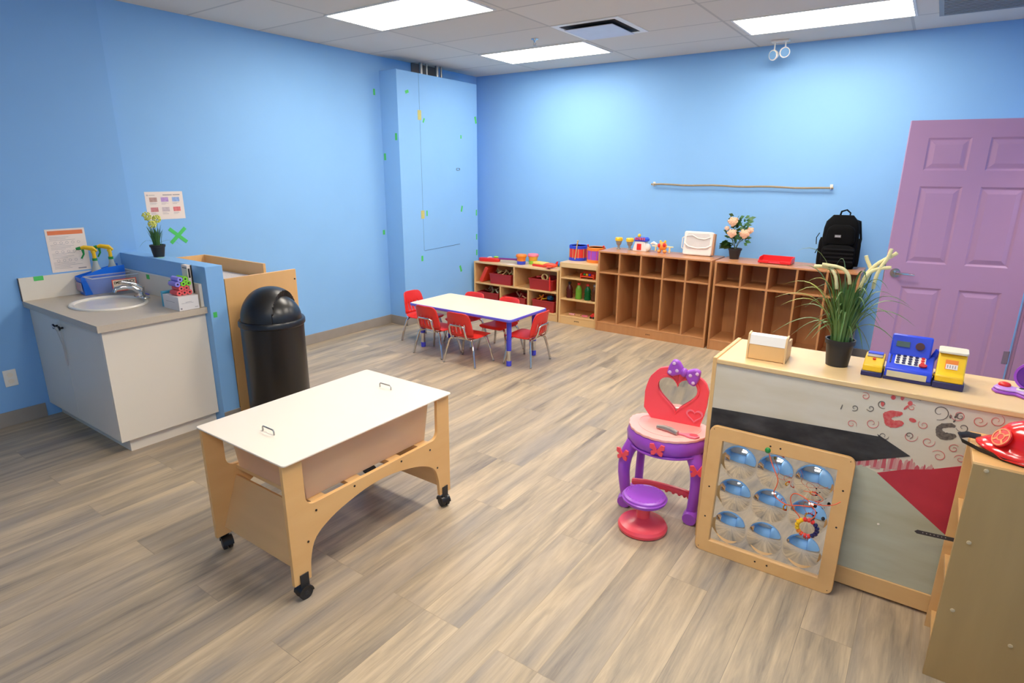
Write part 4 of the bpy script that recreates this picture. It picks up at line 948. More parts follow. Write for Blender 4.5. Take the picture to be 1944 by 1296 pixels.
for i in range(30):
    x = 4.865+i*.0088; z0 = .562+random.uniform(-.006,.012)+max(0,(x-4.95)*.22); z1 = z0+random.uniform(.02,.06)*(1 if x < 5.06 else .5); w_ = random.uniform(.008,.02)
    paint([[(x,z0),(x+w_,z0+.003),(x+w_*.8,z1),(x+w_*.4,z1+.007),(x+.001,z1-.004)]], 'paint_smear', (PAINTPINK, mat('pink_wash_light',(206,150,142),.65), mat('pink_wash_strong',(196,84,92),.65))[i%3], 1.2+.05*(i%6))
def fing(L_): return [[(fx+rx*cos(q)*cos(rad(an))-rz*sin(q)*sin(rad(an)), fz+rx*cos(q)*sin(rad(an))+rz*sin(q)*cos(rad(an))) for q in [2*pi*i/12 for i in range(12)]] for fx,fz,rx,rz,an in L_]
def rough(p):
    for _ in (0,1):
        q_ = []
        for a_, b_ in zip(p, p[1:]+p[:1]):
            q_ += [(a_[0]*.75+b_[0]*.25, a_[1]*.75+b_[1]*.25), (a_[0]*.25+b_[0]*.75, a_[1]*.25+b_[1]*.75)]
        p = q_
    o = []
    for i in range(len(p)):
        a = Vector(p[i]); b = Vector(p[(i+1)%len(p)])
        for f in (0,): q = a.lerp(b,f); o.append((q.x+random.uniform(-.0013,.0013), q.y+random.uniform(-.0013,.0013)))
    return o
paint([rough([(4.935,.801),(4.962,.816),(4.994,.819),(4.999,.806),(4.984,.796),(4.969,.791),(4.964,.780),(4.978,.775),(4.993,.784),(5.009,.775),(5.002,.758),(4.973,.745),(4.959,.750),(4.949,.752),(4.941,.773),(4.937,.79)])], 'red_handprint', PAINTRED, 1.9)
paint(fing([(4.928,.835,.006,.011,10),(4.958,.868,.008,.009,0),(4.987,.874,.006,.011,0),(5.014,.857,.008,.010,0),(5.004,.838,.004,.012,-30),(5.032,.793,.012,.008,-15)]), 'red_fingerprint', PAINTRED, 1.9)
paint([rough([(5.106,.786),(5.117,.801),(5.143,.811),(5.162,.809),(5.162,.796),(5.14,.792),(5.122,.783),(5.131,.771),(5.149,.771),(5.171,.774),(5.171,.755),(5.149,.742),(5.127,.742),(5.112,.751),(5.108,.77)])], 'dark_handprint', PAINTGREY, 1.9)
paint(fing([(5.142,.835,.004,.007,0),(5.158,.842,.004,.011,-20),(5.156,.822,.003,.007,-20),(5.196,.785,.010,.006,20)]), 'dark_fingerprint', PAINTGREY, 1.9)
def spiral(cx, cz, r, turns, a0, w, sgn=1):
    n = int(16*turns)+4; L_, R_ = [], []
    for i in range(n+1):
        f = i/n; a = a0+sgn*f*turns*2*pi; rr = r*(1-.82*f); ww = w*(.35+.65*sin(pi*min(1,f*1.1+.05)))
        L_.append((cx+(rr+ww)*cos(a), cz+(rr+ww)*sin(a))); R_.append((cx+(rr-ww)*cos(a), cz+(rr-ww)*sin(a)))
    return L_+R_[::-1]
reds = [(4.867,.853,.016),(4.838,.728,.018),(4.905,.748,.024),(5.068,.783,.018),(5.092,.721,.022),(5.172,.715,.018),(5.133,.674,.024),(5.197,.680,.018),(5.226,.839,.022),(5.272,.852,.024),(5.035,.728,.024),(5.245,.735,.02),(5.022,.842,.014),(5.164,.845,.024)]
darks = [(4.838,.797,.014),(4.892,.808,.014),(4.928,.834,.018),(5.108,.845,.032),(5.170,.842,.014),(5.184,.802,.02),(4.95,.707,.018),(5.030,.731,.014)]
for x,z,r in reds: paint([spiral(x,z,r,1.3,random.uniform(0,6),.0013,random.choice((1,-1)))], 'red_painted_swirl', mat('faint_red_paint',(206,104,98),.65), 2.2)
for x,z,r in darks: paint([spiral(x,z,r,1.15,random.uniform(0,6),.0015,random.choice((1,-1)))], 'dark_painted_swirl', PAINTGREY, 2.4)
paint([[(4.79,.78),(4.794,.80),(4.797,.80),(4.794,.78)],[(5.03,.877),(5.045,.878),(5.045,.875)]], 'dark_paint_fleck', PAINTGREY, 2)
MB().lathe([(.005,0),(.004,.002),(.001,.0025)], M=Matrix.Translation((4.99,PF,.33))@Matrix.Rotation(rad(90),4,'X')).build('screw', CABW, t, world=True)

# wooden cash box
t = T('toy_wooden_till', 'small birch and white wooden toy till at the left end of the play counter', 'toy till', (4.468,-3.60,Uz+.0005), rad(2))
side = [(-.062,0),(-.062,.075),(-.05,.112),(-.012,.116),(-.008,.088),(.085,.080),(.085,0)]
for x in (-.08,.073): MB().prism(side,'x',x,x+.008).build('side_panel', mat('birch_light',(226,186,130),.45), t, bev=.001)
MB().box(-.072,.073,-.058,-.05,.002,.068).box(-.072,.073,.075,.083,.002,.07).box(-.072,.073,-.05,.075,.002,.008).build('box_body', mat('birch_warm',(232,184,118),.45), t, bev=.001)
MB().prism([(-.060,.068),(-.048,.108),(-.014,.111),(-.014,.104),(-.042,.102),(-.054,.068)],'x',-.072,.073).build('white_cover', WHITE, t, bev=.001)
MB().box(-.072,.073,.0,.078,.068,.072).build('inner_tray', WHITE, t)

# big potted grass
t = T('potted_onion_grass', 'large artificial grass plant with drooping cream blooms on the play counter', 'plant', (4.733,-3.53,Uz+.0005))
pot(t, .043, .054, .115)
rnd = random.Random(3)
g = MB(); g2 = MB()
for i in range(150):
    a = rnd.uniform(0,2*pi); r = rnd.uniform(0,.04); ln = rnd.uniform(.15,.30); sp = rnd.uniform(.05,.38)
    d = Vector((cos(a),sin(a),0))
    g.blade([d*r+Vector((0,0,.09))+d*(ln*sp*f**1.8)+Vector((0,0,ln*f*(1-.3*sp*f))) for f in (0,.2,.4,.6,.8,1)], .0052)
tips = [(-.27,.27),(-.24,.24),(-.255,.12),(-.235,.39),(-.19,.105),(-.13,.10),(.25,.22),(.18,.24),(.09,.09),(-.265,.31),(.14,.35),(-.215,.47),(-.22,.20),(.2,.15),(.22,.30),(.13,.02),(-.1,.38),(.1,.40),(-.06,.42),(.06,.38),(-.16,.34),(.17,.30),(-.08,.12),(.24,.26),(-.2,.29)]
for i,(dx,dz) in enumerate(tips):
    P0 = Vector((dx*.08,rnd.uniform(-.02,.02),.09)); P2 = Vector((dx, rnd.uniform(-.09,.05), dz)); ctr = Vector((dx*.32, P2.y*.3, max(dz+.10,.27)+rnd.uniform(0,.04)))
    pts = [P0*(1-f)**2+ctr*2*f*(1-f)+P2*f*f for f in [k/11 for k in range(12)]]
    (g2 if i in (0,1,9,20,24) else g).blade(pts, .0080)
for i in range(26):
    a = rnd.uniform(0,2*pi); rr = rnd.uniform(.1,.2); dz = rnd.uniform(.12,.36)
    P2 = Vector((cos(a)*rr, sin(a)*rr*.8, dz)); ctr = Vector((P2.x*.3,P2.y*.3,dz+.13)); P0 = Vector((0,0,.09))
    g.blade([P0*(1-f)**2+ctr*2*f*(1-f)+P2*f*f for f in [k/9 for k in range(10)]], .0048)
g.build('grass_blade', LEAFB, t); g2.build('yellow_grass_blade', LEAFY, t)
spk = [[(-.045,0,.325),(-.052,-.01,.375),(-.07,-.01,.405),(-.10,-.01,.416),(-.140,-.01,.412)],[(.0,0,.35),(-.006,-.01,.385),(-.025,-.01,.41),(-.06,-.015,.42),(-.11,-.02,.424)],[(.04,.0,.33),(.048,-.01,.38),(.066,-.01,.41),(.095,-.01,.425),(.135,-.01,.432)],[(.085,0,.34),(.088,-.01,.39),(.098,-.01,.43),(.118,-.01,.465),(.125,-.01,.505)],[(.070,.02,.40),(.058,.02,.43),(.046,.02,.45),(.04,.02,.468)],[(.055,.0,.40),(.078,0,.435),(.10,0,.455),(.13,0,.475),(.145,0,.49)],[(.05,.01,.36),(.062,.01,.40),(.085,.01,.44),(.11,.01,.45)]]
for i,p in enumerate(spk):
    # densify
    q = [Vector(v) for v in p]; pts = []
    for k in range(len(q)-1):
        for f in (0,.33,.66): pts.append(q[k].lerp(q[k+1], f))
    pts.append(q[-1])
    for _ in (0,1): pts = [pts[0]]+[(pts[k-1]+pts[k]*2+pts[k+1])/4 for k in range(1,len(pts)-1)]+[pts[-1]]
    MB().tube(pts, [.0066+.0007*(k%2) for k in range(len(pts))], 10).build('cream_bloom', CREAM, t)
    MB().tube([(0,0,.1),(p[0][0]*.5,p[0][1],.2),p[0]],.002,6).build('flower_stem', LEAF, t)

# toy cash register
t = T('toy_cash_register', 'blue and yellow toy cash register with card reader and scale on play counter', 'toy cash register', (4.99,-3.55,Uz+.0005), rad(-1))
def prx(poly, x0, x1): return MB().prism(poly,'x',x0,x1)
prx([(-.07,.012),(-.07,.045),(-.06,.052),(-.045,.055),(.03,.088),(.075,.088),(.075,.012)],-.078,.078).build('body', BLUE, t, bev=.005)
prx([(-.072,0),(-.072,.014),(.077,.014),(.077,0)],-.080,.080).build('base', NAVY, t, bev=.002)
dp = prx([(.018,.08),(.038,.158),(.046,.164),(.068,.160),(.075,.08)],-.076,.062).build('display_head', BLUE, t, bev=.006)
M = Matrix.Translation((0,.0255,.125)) @ Matrix.Rotation(rad(-14.4),4,'X')
MB().box(-.058,-.012,-.0035,0,-.008,.014,M=M).build('screen', mat('lcd_green_grey',(70,90,84),.3), dp, bev=.0005)
MB().cyl((.022,0.002,.002),(.022,-.006,.002),.0155,seg=20,M=M).build('speaker_button', mat('dark_maroon',(70,24,26),.4), dp, bev=.001)
MB().cyl((.06,.06,.05),(.085,.06,.115),.012,seg=10).build('side_hook', BLUE, t)
ks = Matrix.Translation((0,-.006,.0735)) @ Matrix.Rotation(math.atan2(.033,.075),4,'X')
MB().prism(rrect(-.052,.05,-.033,.026,.006),'z',-.002,.0012,M=ks).build('keypad', WHITE, t)
for r_ in range(4):
    for c_ in range(5):
        if r_ == 0 and c_ == 4: continue
        x = -.042+c_*.0205; y = -.026+r_*.0148
        MB().prism([(x+.0065*cos(a),y+.0045*sin(a)) for a in [2*pi*i/12 for i in range(12)]],'z',.001,.0055,M=ks).build('key', RED if c_ == 4 else NAVY, t)
MB().prism([(.043+.014*cos(a),-.028+.009*sin(a)) for a in [2*pi*i/16 for i in range(16)]],'z',.0015,.008,M=ks).build('enter_key', mat('key_dark_red',(190,34,34),.35), t)
MB().box(-.068,-.064,-.03,.02,-.002,.001,M=ks).build('card_slot', DARKM, t)
MB().box(-.07,.062,-.0735,-.070,.014,.038).build('drawer', mat('drawer_cream',(212,200,160),.4), t, bev=.001)
# card reader (left) and scale (right)
cr = prx([(-.07,.018),(-.07,.045),(-.03,.062),(.02,.075),(.035,.075),(.04,.018)],-.155,-.086).build('card_reader', YEL, t, bev=.005)
prx([(-.074,0),(-.074,.02),(.043,.02),(.043,0)],-.158,-.084).build('reader_base', NAVY, cr, bev=.003)
rs = Matrix.Translation((-.121,.0,.0745)) @ Matrix.Rotation(math.atan2(.013,.05),4,'X')
MB().box(-.027,.027,.003,.022,-.003,.004,M=rs).build('blue_window', BLUE, cr, bev=.001)
MB().box(-.027,.027,-.018,.003,-.004,.001,M=rs).build('grey_window', SILVER, cr, bev=.001)
MB().prism([(-.006,-.034),(0,-.029),(.006,-.034),(.003,-.038),(-.003,-.038)],'z',-.006,.002,M=rs).build('red_mark', RED, cr)
MB().cyl((-.088,-.02,.03),(-.076,-.02,.03),.006).cyl((.076,-.02,.035),(.086,-.02,.035),.006).build('connector', YEL, t)
sc = prx([(-.07,.024),(-.07,.05),(-.055,.058),(-.045,.062),(-.005,.122),(.05,.122),(.055,.024)],.086,.176).build('scale_body', YEL, t, bev=.005)
prx([(-.075,0),(-.075,.026),(.06,.026),(.06,0)],.082,.180).build('scale_base', NAVY, sc, bev=.003)
MB().prism(rrect(.084,.178,-.022,.068,.012),'z',.126,.135).build('weighing_pan', mat('pan_cream',(220,214,190),.4), sc, bev=.002)
ss = Matrix.Translation((.131,-.027,.089)) @ Matrix.Rotation(math.atan2(.06,.04),4,'X')
MB().box(-.02,.02,-.022,.016,-.002,.0015,M=ss).build('dial_recess', ORANGE, sc)
MB().box(-.017,.02,-.022,-.002,.001,.003,M=ss).build('weight_label', PAPER, sc)
m = MB()
for k in range(4): m.box(-.013+.008*k,-.010+.008*k,-.018,-.006,.003,.0034,M=ss)
m.build('label_print', INK, sc)

# lavender toy at the right end
t = T('toy_music_player', 'lavender toy player with red button and raised purple lid at the right end', 'toy', (5.36,-3.535,Uz+.0005), rad(-12))
pl = [(-.10,-.02),(-.095,.02),(-.07,.035),(-.04,.02),(-.01,.03),(.06,.04),(.09,.0),(.07,-.05),(.0,-.055),(-.03,-.035),(-.05,-.045),(-.085,-.045)]
MB().prism(pl,'z',0,.012).build('base', PURP, t, bev=.004)
MB().prism([(x*.97,y*.95) for x,y in pl],'z',.012,.022).build('top_shell', LAV, t, bev=.005)
MB().ell((-.068,.005,.026),(.02,.017,.011)).build('red_button', RED, t)
MB().prism(rrect(-.03,.03,-.03,.0,.01),'z',.022,.026).build('white_plate', WHITE, t)
MB().ell((-.015,-.012,.027),(.009,.006,.003),8,6).build('eye_mark', BLACKINK, t)
MB().ell((.008,.02,.07),(.055,.01,.052),24,14).build('purple_lid', PURPD, t)
MB().ring([(.008+.058*cos(a),.07+.055*sin(a)) for a in [2*pi*i/32 for i in range(32)]],[(.008+.05*cos(a),.07+.047*sin(a)) for a in [2*pi*i/32 for i in range(32)]],'y',.014,.026).build('lid_rim', PURP, t)

# ------------------------------------------------------------ bubble mirror frame leaning on the counter
t = T('bubble_mirror', 'birch-framed mirror with nine convex bubbles leaning against play counter', 'mirror', (4.59,-3.8435,.0), 0)
t.rotation_euler = (rad(-6.2),0,0); t.location.z = .0
FW, FH = .288, .603
def rr4(x0,x1,z0,z1,r): return rrect(x0,x1,z0,z1,r,6)
MB().ring(rr4(-FW,FW,0,FH,.03), rr4(-.228,.230,.058,.540,.003),'y',0,.024).build('frame', BIRCH, t, bev=.0025)
# mirror sheet with bulges
nx = nz = 96
def bul(x,z):
    y = .0
    for cx in (-.150,0,.152):
        for cz in (.145,.300,.455):
            d = math.hypot(x-cx,z-cz)/.073
            if d < 1: y = max(y, .021*(1-d*d))
    return y
vs = [(-.233+.468*i/nx, .016-bul(-.233+.468*i/nx,.053+.492*j/nz), .053+.492*j/nz) for j in range(nz+1) for i in range(nx+1)]
MB().add(vs, [(j*(nx+1)+i,j*(nx+1)+i+1,(j+1)*(nx+1)+i+1,(j+1)*(nx+1)+i) for j in range(nz) for i in range(nx)]).build('mirror_sheet', MIRROR, t, ang=60)
MB().box(-.24,.24,.018,.022,.045,.55).build('backing', BIRCH, t)
m = MB()
for x,z in ((-.258,.17),(-.258,.315),(.262,.30),(.262,.46),(-.03,.57),(.01,.57),(-.02,.034),(.03,.034),(-.27,.587),(.27,.587),(-.27,.018),(.27,.018)):
    m.cyl((x,-.0006,z),(x,.001,z),.004 if abs(x)<.27 else .002,seg=10)
m.build('screw_hole', DARKM, t)
# lacing string draped on the frame
t = T('lacing_beads', 'orange lace with coloured bead ring hanging on the bubble mirror frame', 'lacing beads', (4.6,-3.86,.42))
def sm_(pts, it=2):
    q = [Vector(p) for p in pts]
    for _ in range(it):
        o = [q[0]]
        for a,b in zip(q,q[1:]): o += [a.lerp(b,.25), a.lerp(b,.75)]
        q = o+[q[-1]]
    return q
Y_ = -.012
cord = [(-.038,.035,.153),(-.03,.02,.13),(.0,Y_,.09),(.025,Y_-.012,.055),(.02,Y_-.012,.02),(.01,Y_-.01,-.01),(.03,Y_-.018,-.03),(.07,Y_-.02,-.045),(.12,Y_-.012,-.03),(.165,Y_-.018,-.02),(.14,Y_-.02,.01),(.09,Y_-.012,.02),(.075,Y_-.01,-.01),(.09,Y_-.015,-.05),(.13,Y_-.01,-.09),(.11,Y_-.012,-.1)]
MB().tube(sm_(cord), .0021, 6).tube(sm_([(.11,Y_-.012,-.1),(.16,Y_-.02,-.085),(.185,Y_-.02,-.04),(.15,Y_-.015,-.01),(.2,Y_,-.01),(.235,.0,.0),(.253,.012,.015)]), .0021, 6).tube(sm_([(.12,Y_,.03),(.17,Y_-.01,.04),(.2,Y_-.01,.02),(.18,Y_,-.0)]),.0015,6).build('orange_lace', mat('orange_lace',(238,92,44),.5), t)
MB().ell((-.038,.017,.153),(.012,.010,.013),12,8).build('green_bead', GREEN, t)
bcol = [YEL]*4+[ORANGE,mat('vermilion',(0,0,0))]+[RED]*2+[NAVY]*5+[RED]*3
for k in range(16):
    a = rad(130+k*22.5); p = Vector((.155+.037*cos(a), -.03, -.118+.036*sin(a)))
    M = Matrix.Translation(p)@Matrix.Rotation(-a,4,'Y')
    MB().lathe([(.003,-.006),(.0085,-.005),(.0095,0),(.0085,.005),(.003,.006)],seg=10,M=M@Matrix.Rotation(0,4,'X')).build('bead', bcol[k], t)
MB().ell((.205,-.016,-.065),(.007,.006,.009),8,6).build('black_bead', BLACKINK, t)
MB().ell((.17,-.016,-.02),(.007,.006,.008),8,6).build('black_bead', BLACKINK, t)

# ------------------------------------------------------------ vanity and stool
VX, VY = 4.036, -3.548
t = T('toy_vanity', 'purple and pink toy vanity table with heart mirror beside play counter', 'toy vanity', (VX,VY,0), rad(6))
def scal(a, amp=0): return (.198*cos(a), (.205 if sin(a) < 0 else .12)*sin(a))
topo = [scal(2*pi*i/72) for i in range(72)]
topb = [(x*(1+.008*(i%2)), y*(1+.008*(i%2))) for i,(x,y) in enumerate(topo)]
topb = [(x*(1.012+.022*abs(math.sin(i*pi/3))), y*(1.012+.022*abs(math.sin(i*pi/3)))) for i,(x,y) in enumerate(topo)]
MB().prism(topb,'z',.438,.452).build('tabletop', LPINK, t, bev=.003)
MB().ring([(x*.80,y*.80) for x,y in topo],[(x*.77,y*.77) for x,y in topo],'z',.451,.454).build('tabletop_ridge', LPINK, t)
sk = MB(); vs = []; n_ = 72
for j,(k,z) in enumerate(((1.0,.438),(1.03,.42),(1.045,.40),(1.04,.38),(1.0,.362),(.98,.36))):
    for i,(x,y) in enumerate(topo):
        q = .030*max(0,1-abs(((i+ (j%2)*3) % 6)-3)/3)*(1 if 0 < j < 4 else 0)
        vs.append((x*(k+q),y*(k+q),z))
sk.add(vs, [(j*n_+i,j*n_+(i+1)%n_,(j+1)*n_+(i+1)%n_,(j+1)*n_+i) for j in range(5) for i in range(n_)]+[tuple(range(5*n_,6*n_))])
sk.build('quilted_apron', PURP, t, ang=60)
MB().ring([(x*1.05,y*1.05) for x,y in topo],[(x*.98,y*.98) for x,y in topo],'z',.352,.362).build('apron_rim', PURP, t, bev=.002)
for s_ in (-1,1):
    pf = [(s_*.150,-.105,.36),(s_*.178,-.125,.30),(s_*.186,-.135,.22),(s_*.178,-.130,.13),(s_*.168,-.122,.05)]
    MB().tube(sm_(pf,1),[.040-.0016*k for k in range(len(sm_(pf,1)))],14,flat=.75).build('leg', PURP, t)
    pb = [(s_*.135,.075,.36),(s_*.158,.09,.28),(s_*.165,.095,.18),(s_*.165,.09,.05)]
    MB().tube(sm_(pb,1),.024,12,flat=.75).build('leg', PURP, t)
    MB().tube([(s_*.168,-.16,.035),(s_*.170,-.12,.040),(s_*.168,-.02,.028),(s_*.165,.10,.033)],[.034,.038,.026,.032],12).build('foot_rail', PURP, t)
br = sm_([(-.165,-.01,.085),(-.08,-.035,.112),(.08,-.035,.112),(.165,-.01,.085)],2)
sb = MB().tube(br,.018,10)
for k,p in enumerate(br[2:-2]): sb.ell((p.x,p.y-.002,p.z-.018),(.010,.007,.010),8,6)
sb.build('cross_bar', PINK, t)
# butterflies
def butterfly(M):
    m = MB()
    for s_ in (-1,1):
        m.prism([(s_*.0,0),(s_*.012,.02),(s_*.024,.018),(s_*.024,.004),(s_*.012,-.002),(s_*.02,-.008),(s_*.018,-.02),(s_*.008,-.018),(0,-.008)],'y',-.006,0,M=M)
    return m
butterfly(Matrix.Translation((.0,-.218,.40))@Matrix.Scale(1.5,4)).build('butterfly', PINK, t, bev=.001)
butterfly(Matrix.Translation((-.184,-.166,.31))@Matrix.Rotation(rad(-20),4,'Z')@Matrix.Scale(1.5,4)).build('butterfly', PINK, t, bev=.001)
butterfly(Matrix.Translation((.186,-.166,.31))@Matrix.Rotation(rad(20),4,'Z')@Matrix.Scale(1.5,4)).build('butterfly', PINK, t, bev=.001)
# heart mirror back
def heart(sx, sz, cx=0, cz=0, n=48):
    out = []
    for i in range(n):
        a = 2*pi*i/n; x = 16*sin(a)**3; z = 13*cos(a)-5*cos(2*a)-2*cos(3*a)-cos(4*a)
        out.append((cx+x/16*sx, cz+(z+2)/15*sz))
    return out
hb_in = heart(.102,.098,.015,.60)
def outl(a):
    return None
# outer outline sampled at the same angles, star-shaped around the heart centre
outer_pts = []
ocp = [(-.125,.452),(-.15,.50),(-.15,.60),(-.13,.675),(-.085,.728),(-.02,.748),(.04,.742),(.10,.722),(.15,.69),(.17,.64),(.165,.56),(.155,.50),(.15,.452)]
def ray_hit(c, d, poly):
    best = None
    for i in range(len(poly)):
        a = poly[i]; b = poly[(i+1)%len(poly)]
        ex, ez = b[0]-a[0], b[1]-a[1]; den = d[0]*ez-d[1]*ex
        if abs(den) < 1e-9: continue
        tt = ((a[0]-c[0])*ez-(a[1]-c[1])*ex)/den; uu = ((a[0]-c[0])*d[1]-(a[1]-c[1])*d[0])/den
        if tt > 0 and -1e-6 <= uu <= 1+1e-6 and (best is None or tt < best): best = tt
    return (c[0]+d[0]*best, c[1]+d[1]*best)
cc = (.015,.59)
for p in hb_in:
    d = (p[0]-cc[0], p[1]-cc[1]); outer_pts.append(ray_hit(cc, d, ocp))
MY = .045
mf = MB().ring(outer_pts, hb_in, 'y', MY-.012, MY+.012).build('mirror_frame', PINK, t, bev=.004)
MB().ring(heart(.112,.108,.015,.60), heart(.100,.096,.015,.60),'y',MY-.017,MY-.008).build('heart_rim', PINK, mf, bev=.002)
MB().prism(heart(.104,.10,.015,.60),'y',MY-.002,MY+.002).build('mirror_glass', MIRROR, mf)
bw = MB()
for s_,ang_ in ((-1,0),(1,0)):
    M = Matrix.Translation((.045,MY-.022,.732))@Matrix.Rotation(rad(18),4,'Y')@Matrix.Scale(1.22,4)
    bw.prism([(s_*.006,-.012),(s_*.035,-.036),(s_*.062,-.038),(s_*.066,0),(s_*.06,.034),(s_*.035,.036),(s_*.006,.012)],'y',-.014,.014,M=M)
bwo = bw.build('bow', PURP, t, bev=.012, seg=4)
MB().ell((.045,MY-.028,.732),(.019,.022,.023)).build('bow_knot', PURP, bwo)
dt = MB(); M = Matrix.Translation((.045,MY-.022,.732))@Matrix.Rotation(rad(18),4,'Y')@Matrix.Scale(1.22,4)
for x,z in ((-.05,.02),(-.028,-.004),(-.052,-.022),(.05,.02),(.028,.002),(.05,-.022)): dt.ell((x,-.014,z),(.0075,.003,.0075),10,6,M=M)
dt.build('polka_dot', mat('pale_dot',(226,190,232),.4), bwo)
MB().ring(heart(.042,.036,.112,.505), heart(.034,.028,.112,.505),'y',MY-.018,MY-.010).build('small_heart', MPINK, t, bev=.002)
# things lying on the vanity
vz = .4525
def V(x,y): 
    M = Matrix.Rotation(rad(6),4,'Z') @ Vector((x,y,0)); return (VX+M.x, VY+M.y)
x_,y_ = V(.012,-.10)
tag(MB().tube([(-.055,0,.011),(-.02,.002,.015),(.02,-.002,.015),(.06,-.012,.012)],[.010,.013,.014,.012],10,M=Matrix.Translation((x_,y_,vz))@Matrix.Rotation(rad(-5),4,'Z'),flat=.8).build('toy_hair_straightener', SILVER), 'silver toy hair straightener lying on the vanity top', 'toy')
x_,y_ = V(.12,-.105)
t = T('toy_hairbrush', 'pink toy hand mirror lying at the right of the vanity top', 'toy brush', (x_,y_,vz), rad(8))
MB().prism([(-.075,-.006),(-.03,-.008),(.0,-.022),(.035,-.024),(.052,0),(.035,.024),(.0,.022),(-.03,.006),(-.075,.006)],'z',0,.010).build('body', MPINK, t, bev=.003)
MB().prism([(.022+.02*cos(a),.015*sin(a)) for a in [2*pi*i/20 for i in range(20)]],'z',.010,.012).build('face', PINK, t)
# stool
t = T('toy_stool', 'small round purple and pink toy stool in front of the vanity', 'stool', (4.04,-3.835,0))
MB().lathe([(.108,0),(.118,.006),(.120,.02),(.112,.034),(.085,.044),(.078,.05),(.05,.058),(.036,.066)],seg=40).build('base', PINK, t)
MB().cyl((0,0,.06),(0,0,.145),.032,.034,seg=28).build('column', PINK, t)
MB().lathe([(.04,.142),(.095,.15),(.104,.158),(.106,.172),(.100,.184),(.09,.188),(.086,.185),(.001,.187)],seg=48).build('seat', PURP, t)
m = MB().lathe([(.104,.168),(.109,.172),(.104,.176)],seg=48)
for k in range(28):
    a = 2*pi*k/28; m.ell((.084*cos(a),.084*sin(a),.1855),(.006,.006,.002),8,4)
m.build('scalloped_edge', PURP, t)

# ------------------------------------------------------------ bookcase at right
t = T('open_shelf', 'grey-tan open shelf unit at the right edge with fire helmet on top', 'shelf', (5.37,-3.955,0))
bx0, bx1, by0, by1, bz = 5.20, 5.54, -4.10, -3.80, .816
MB().box(bx0,bx1,by0,by0+.018,0,bz-.001).build('end_panel', GREYWOOD, t, world=True, bev=.001)
MB().box(bx0,bx1,by1-.018,by1,0,bz-.018).build('end_panel', MAPLE, t, world=True, bev=.001)
MB().box(bx0,bx1,by0+.018,by1,bz-.018,bz).build('top_panel', mat('tan_top',(222,170,104),.4,scale=3,stretch=(1,8,8),rgb2=(210,156,92)), t, world=True, bev=.002)
for z in (.545,.31,.06): MB().box(bx0+.01,bx1-.01,by0+.018,by1-.018,z,z+.018).build('shelf_board', MAPLE, t, world=True, bev=.001)
MB().box(bx1-.01,bx1,by0+.018,by1-.018,.01,bz-.018).build('back_panel', MAPLE, t, world=True)
m = MB()
for x,z in ((5.236,.80),(5.237,.544),(5.238,.284),(5.40,.226)): m.lathe([(.007,0),(.006,.002),(.001,.003)],seg=14,M=Matrix.Translation((x,by0,z))@Matrix.Rotation(rad(90),4,'X'))
m.build('screw_cap', mat('cap_tan',(196,172,132),.4), t, world=True)
st = MB().prism([(5.10,.444),(5.108,.452),(5.3,.466),(5.3,.452),(5.108,.438)],'y',-3.935,-3.932).build('toy_belt', mat('dark_grey_strap',(56,50,50),.6))
tag(st, 'dark strap with punched holes sticking out of the open shelf unit', 'strap')
m = MB()
for k in range(7): m.cyl((5.125+.011*k,-3.9355,.4475+.0009*k),(5.125+.011*k,-3.9345,.4475+.0009*k),.0018,seg=8)
m.v = [(v[0]-st.location.x, v[1]-st.location.y, v[2]-st.location.z) for v in m.v]
m.build('punched_hole', mat('hole_light',(170,160,150),.6), st)
# fire helmet, front towards -X
t = T('toy_fire_helmet', 'red plastic toy fire helmet on top of the open shelf unit', 'helmet', (5.385,-3.955,bz+.0005), rad(-4))
brim = []
for i in range(40):
    a = 2*pi*i/40; brim.append((.165*cos(a)-(.012 if cos(a) < 0 else 0), .105*sin(a)))
vs = []; 
levels = [(1.0,.012),(1.0,.016),(.86,.03),(.76,.036),(.74,.05),(.70,.075),(.60,.098),(.42,.114),(.2,.122),(.02,.124)]
for k,z in levels:
    for i,(x,y) in enumerate(brim):
        dz = 0
        if k > .85: dz = -.006*abs(y)/.105 + (.010 if x < -.12 else 0)
        kk = k*(1+.035*(1 if (k<.8 and k>.3 and i%8==0) else 0)); vs.append((x*kk,y*kk,z+dz))
n_ = 40
MB().add(vs, [(j*n_+i,j*n_+(i+1)%n_,(j+1)*n_+(i+1)%n_,(j+1)*n_+i) for j in range(len(levels)-1) for i in range(n_)]+[tuple((len(levels)-1)*n_+i for i in range(n_))]).build('shell', mat('helmet_red',(222,26,24),.18,coat=.4), t, solid=.003, ang=60)
MB().tube([(-.125,0,.05),(-.10,0,.09),(-.04,0,.12),(.05,0,.128),(.11,0,.09)],[.006,.009,.010,.010,.006],8).build('crest', mat('helmet_red',(0,0,0)), t)
Mb = Matrix.Translation((-.117,-.050,.066))@Vector((-.62,-.55,.5)).normalized().to_track_quat('-X','Z').to_matrix().to_4x4()
bd = MB().prism([(.03*cos(a),.032*sin(a)) for a in [2*pi*i/24 for i in range(24)]],'x',-.004,.004,M=Mb).build('badge', mat('helmet_red',(0,0,0)), t, bev=.001)
m = MB().ring([(.027*cos(a),.029*sin(a)) for a in [2*pi*i/24 for i in range(24)]],[(.024*cos(a),.026*sin(a)) for a in [2*pi*i/24 for i in range(24)]],'x',-.0055,-.004,M=Mb)
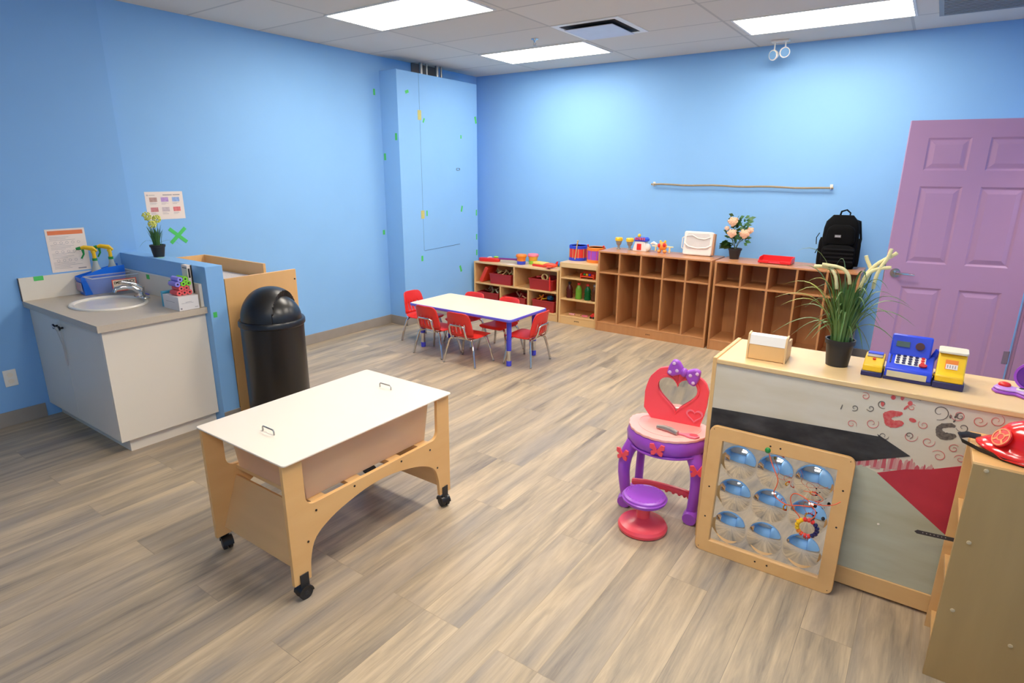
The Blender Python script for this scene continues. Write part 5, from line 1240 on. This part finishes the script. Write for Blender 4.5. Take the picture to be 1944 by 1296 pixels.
m.ring([(.012*cos(a),.013*sin(a)) for a in [2*pi*i/24 for i in range(24)]],[(.009*cos(a),.010*sin(a)) for a in [2*pi*i/24 for i in range(24)]],'x',-.0055,-.004,M=Mb)
for k in range(4):
    a = pi/4+k*pi/2; m.box(-.0055,-.004,-.003,.003,.011,.024,M=Mb@Matrix.Rotation(a,4,'X'))
m.build('badge_emblem', mat('emblem_gold',(240,150,90),.4), bd)
MB().tube([(-.165,.035,.022),(-.20,.03,.024),(-.222,.01,.022),(-.212,-.02,.016),(-.165,-.045,.008),(-.10,-.085,.005),(.0,-.105,.005),(.1,-.09,.006)],.011,8,flat=.22).build('chin_strap', RUBBER, t)
MB().ell((-.205,-.026,.02),(.002,.002,.002),6,4).ell((-.19,-.034,.019),(.002,.002,.002),6,4).ell((-.176,-.042,.017),(.002,.002,.002),6,4).build('strap_hole', PAPER, t)

# ------------------------------------------------------------ camera
cam = bpy.data.cameras.new('camera'); co = bpy.data.objects.new('camera', cam); COL.objects.link(co)
rt = Vector((0.81878174,-0.57406707,0)); 
R_ = Vector((0.81878174, 0.57406707, 0.00659243)); Up = Vector((-0.16218575, 0.22027694, 0.96185958)); F_ = Vector((-0.55071975, 0.78862226, -0.27346423))
co.matrix_world = Matrix(((R_.x,Up.x,-F_.x,4.97738953),(R_.y,Up.y,-F_.y,-6.31326047),(R_.z,Up.z,-F_.z,1.68222101),(0,0,0,1)))
cam.sensor_width = 36; cam.lens = 1125.02/1944*36; cam.clip_start = .05
bpy.context.scene.camera = co

w = bpy.data.worlds.new('world'); bpy.context.scene.world = w; w.use_nodes = True
w.node_tree.nodes['Background'].inputs[0].default_value = (.7,.8,1,1); w.node_tree.nodes['Background'].inputs[1].default_value = .3
sc_ = bpy.context.scene
sc_.view_settings.view_transform = 'Standard'; sc_.view_settings.look = 'None'; sc_.view_settings.exposure = .72; sc_.view_settings.gamma = 1.08
sc_.cycles.use_denoising = True; sc_.cycles.max_bounces = 10; sc_.cycles.diffuse_bounces = 6; sc_.cycles.sample_clamp_indirect = 6
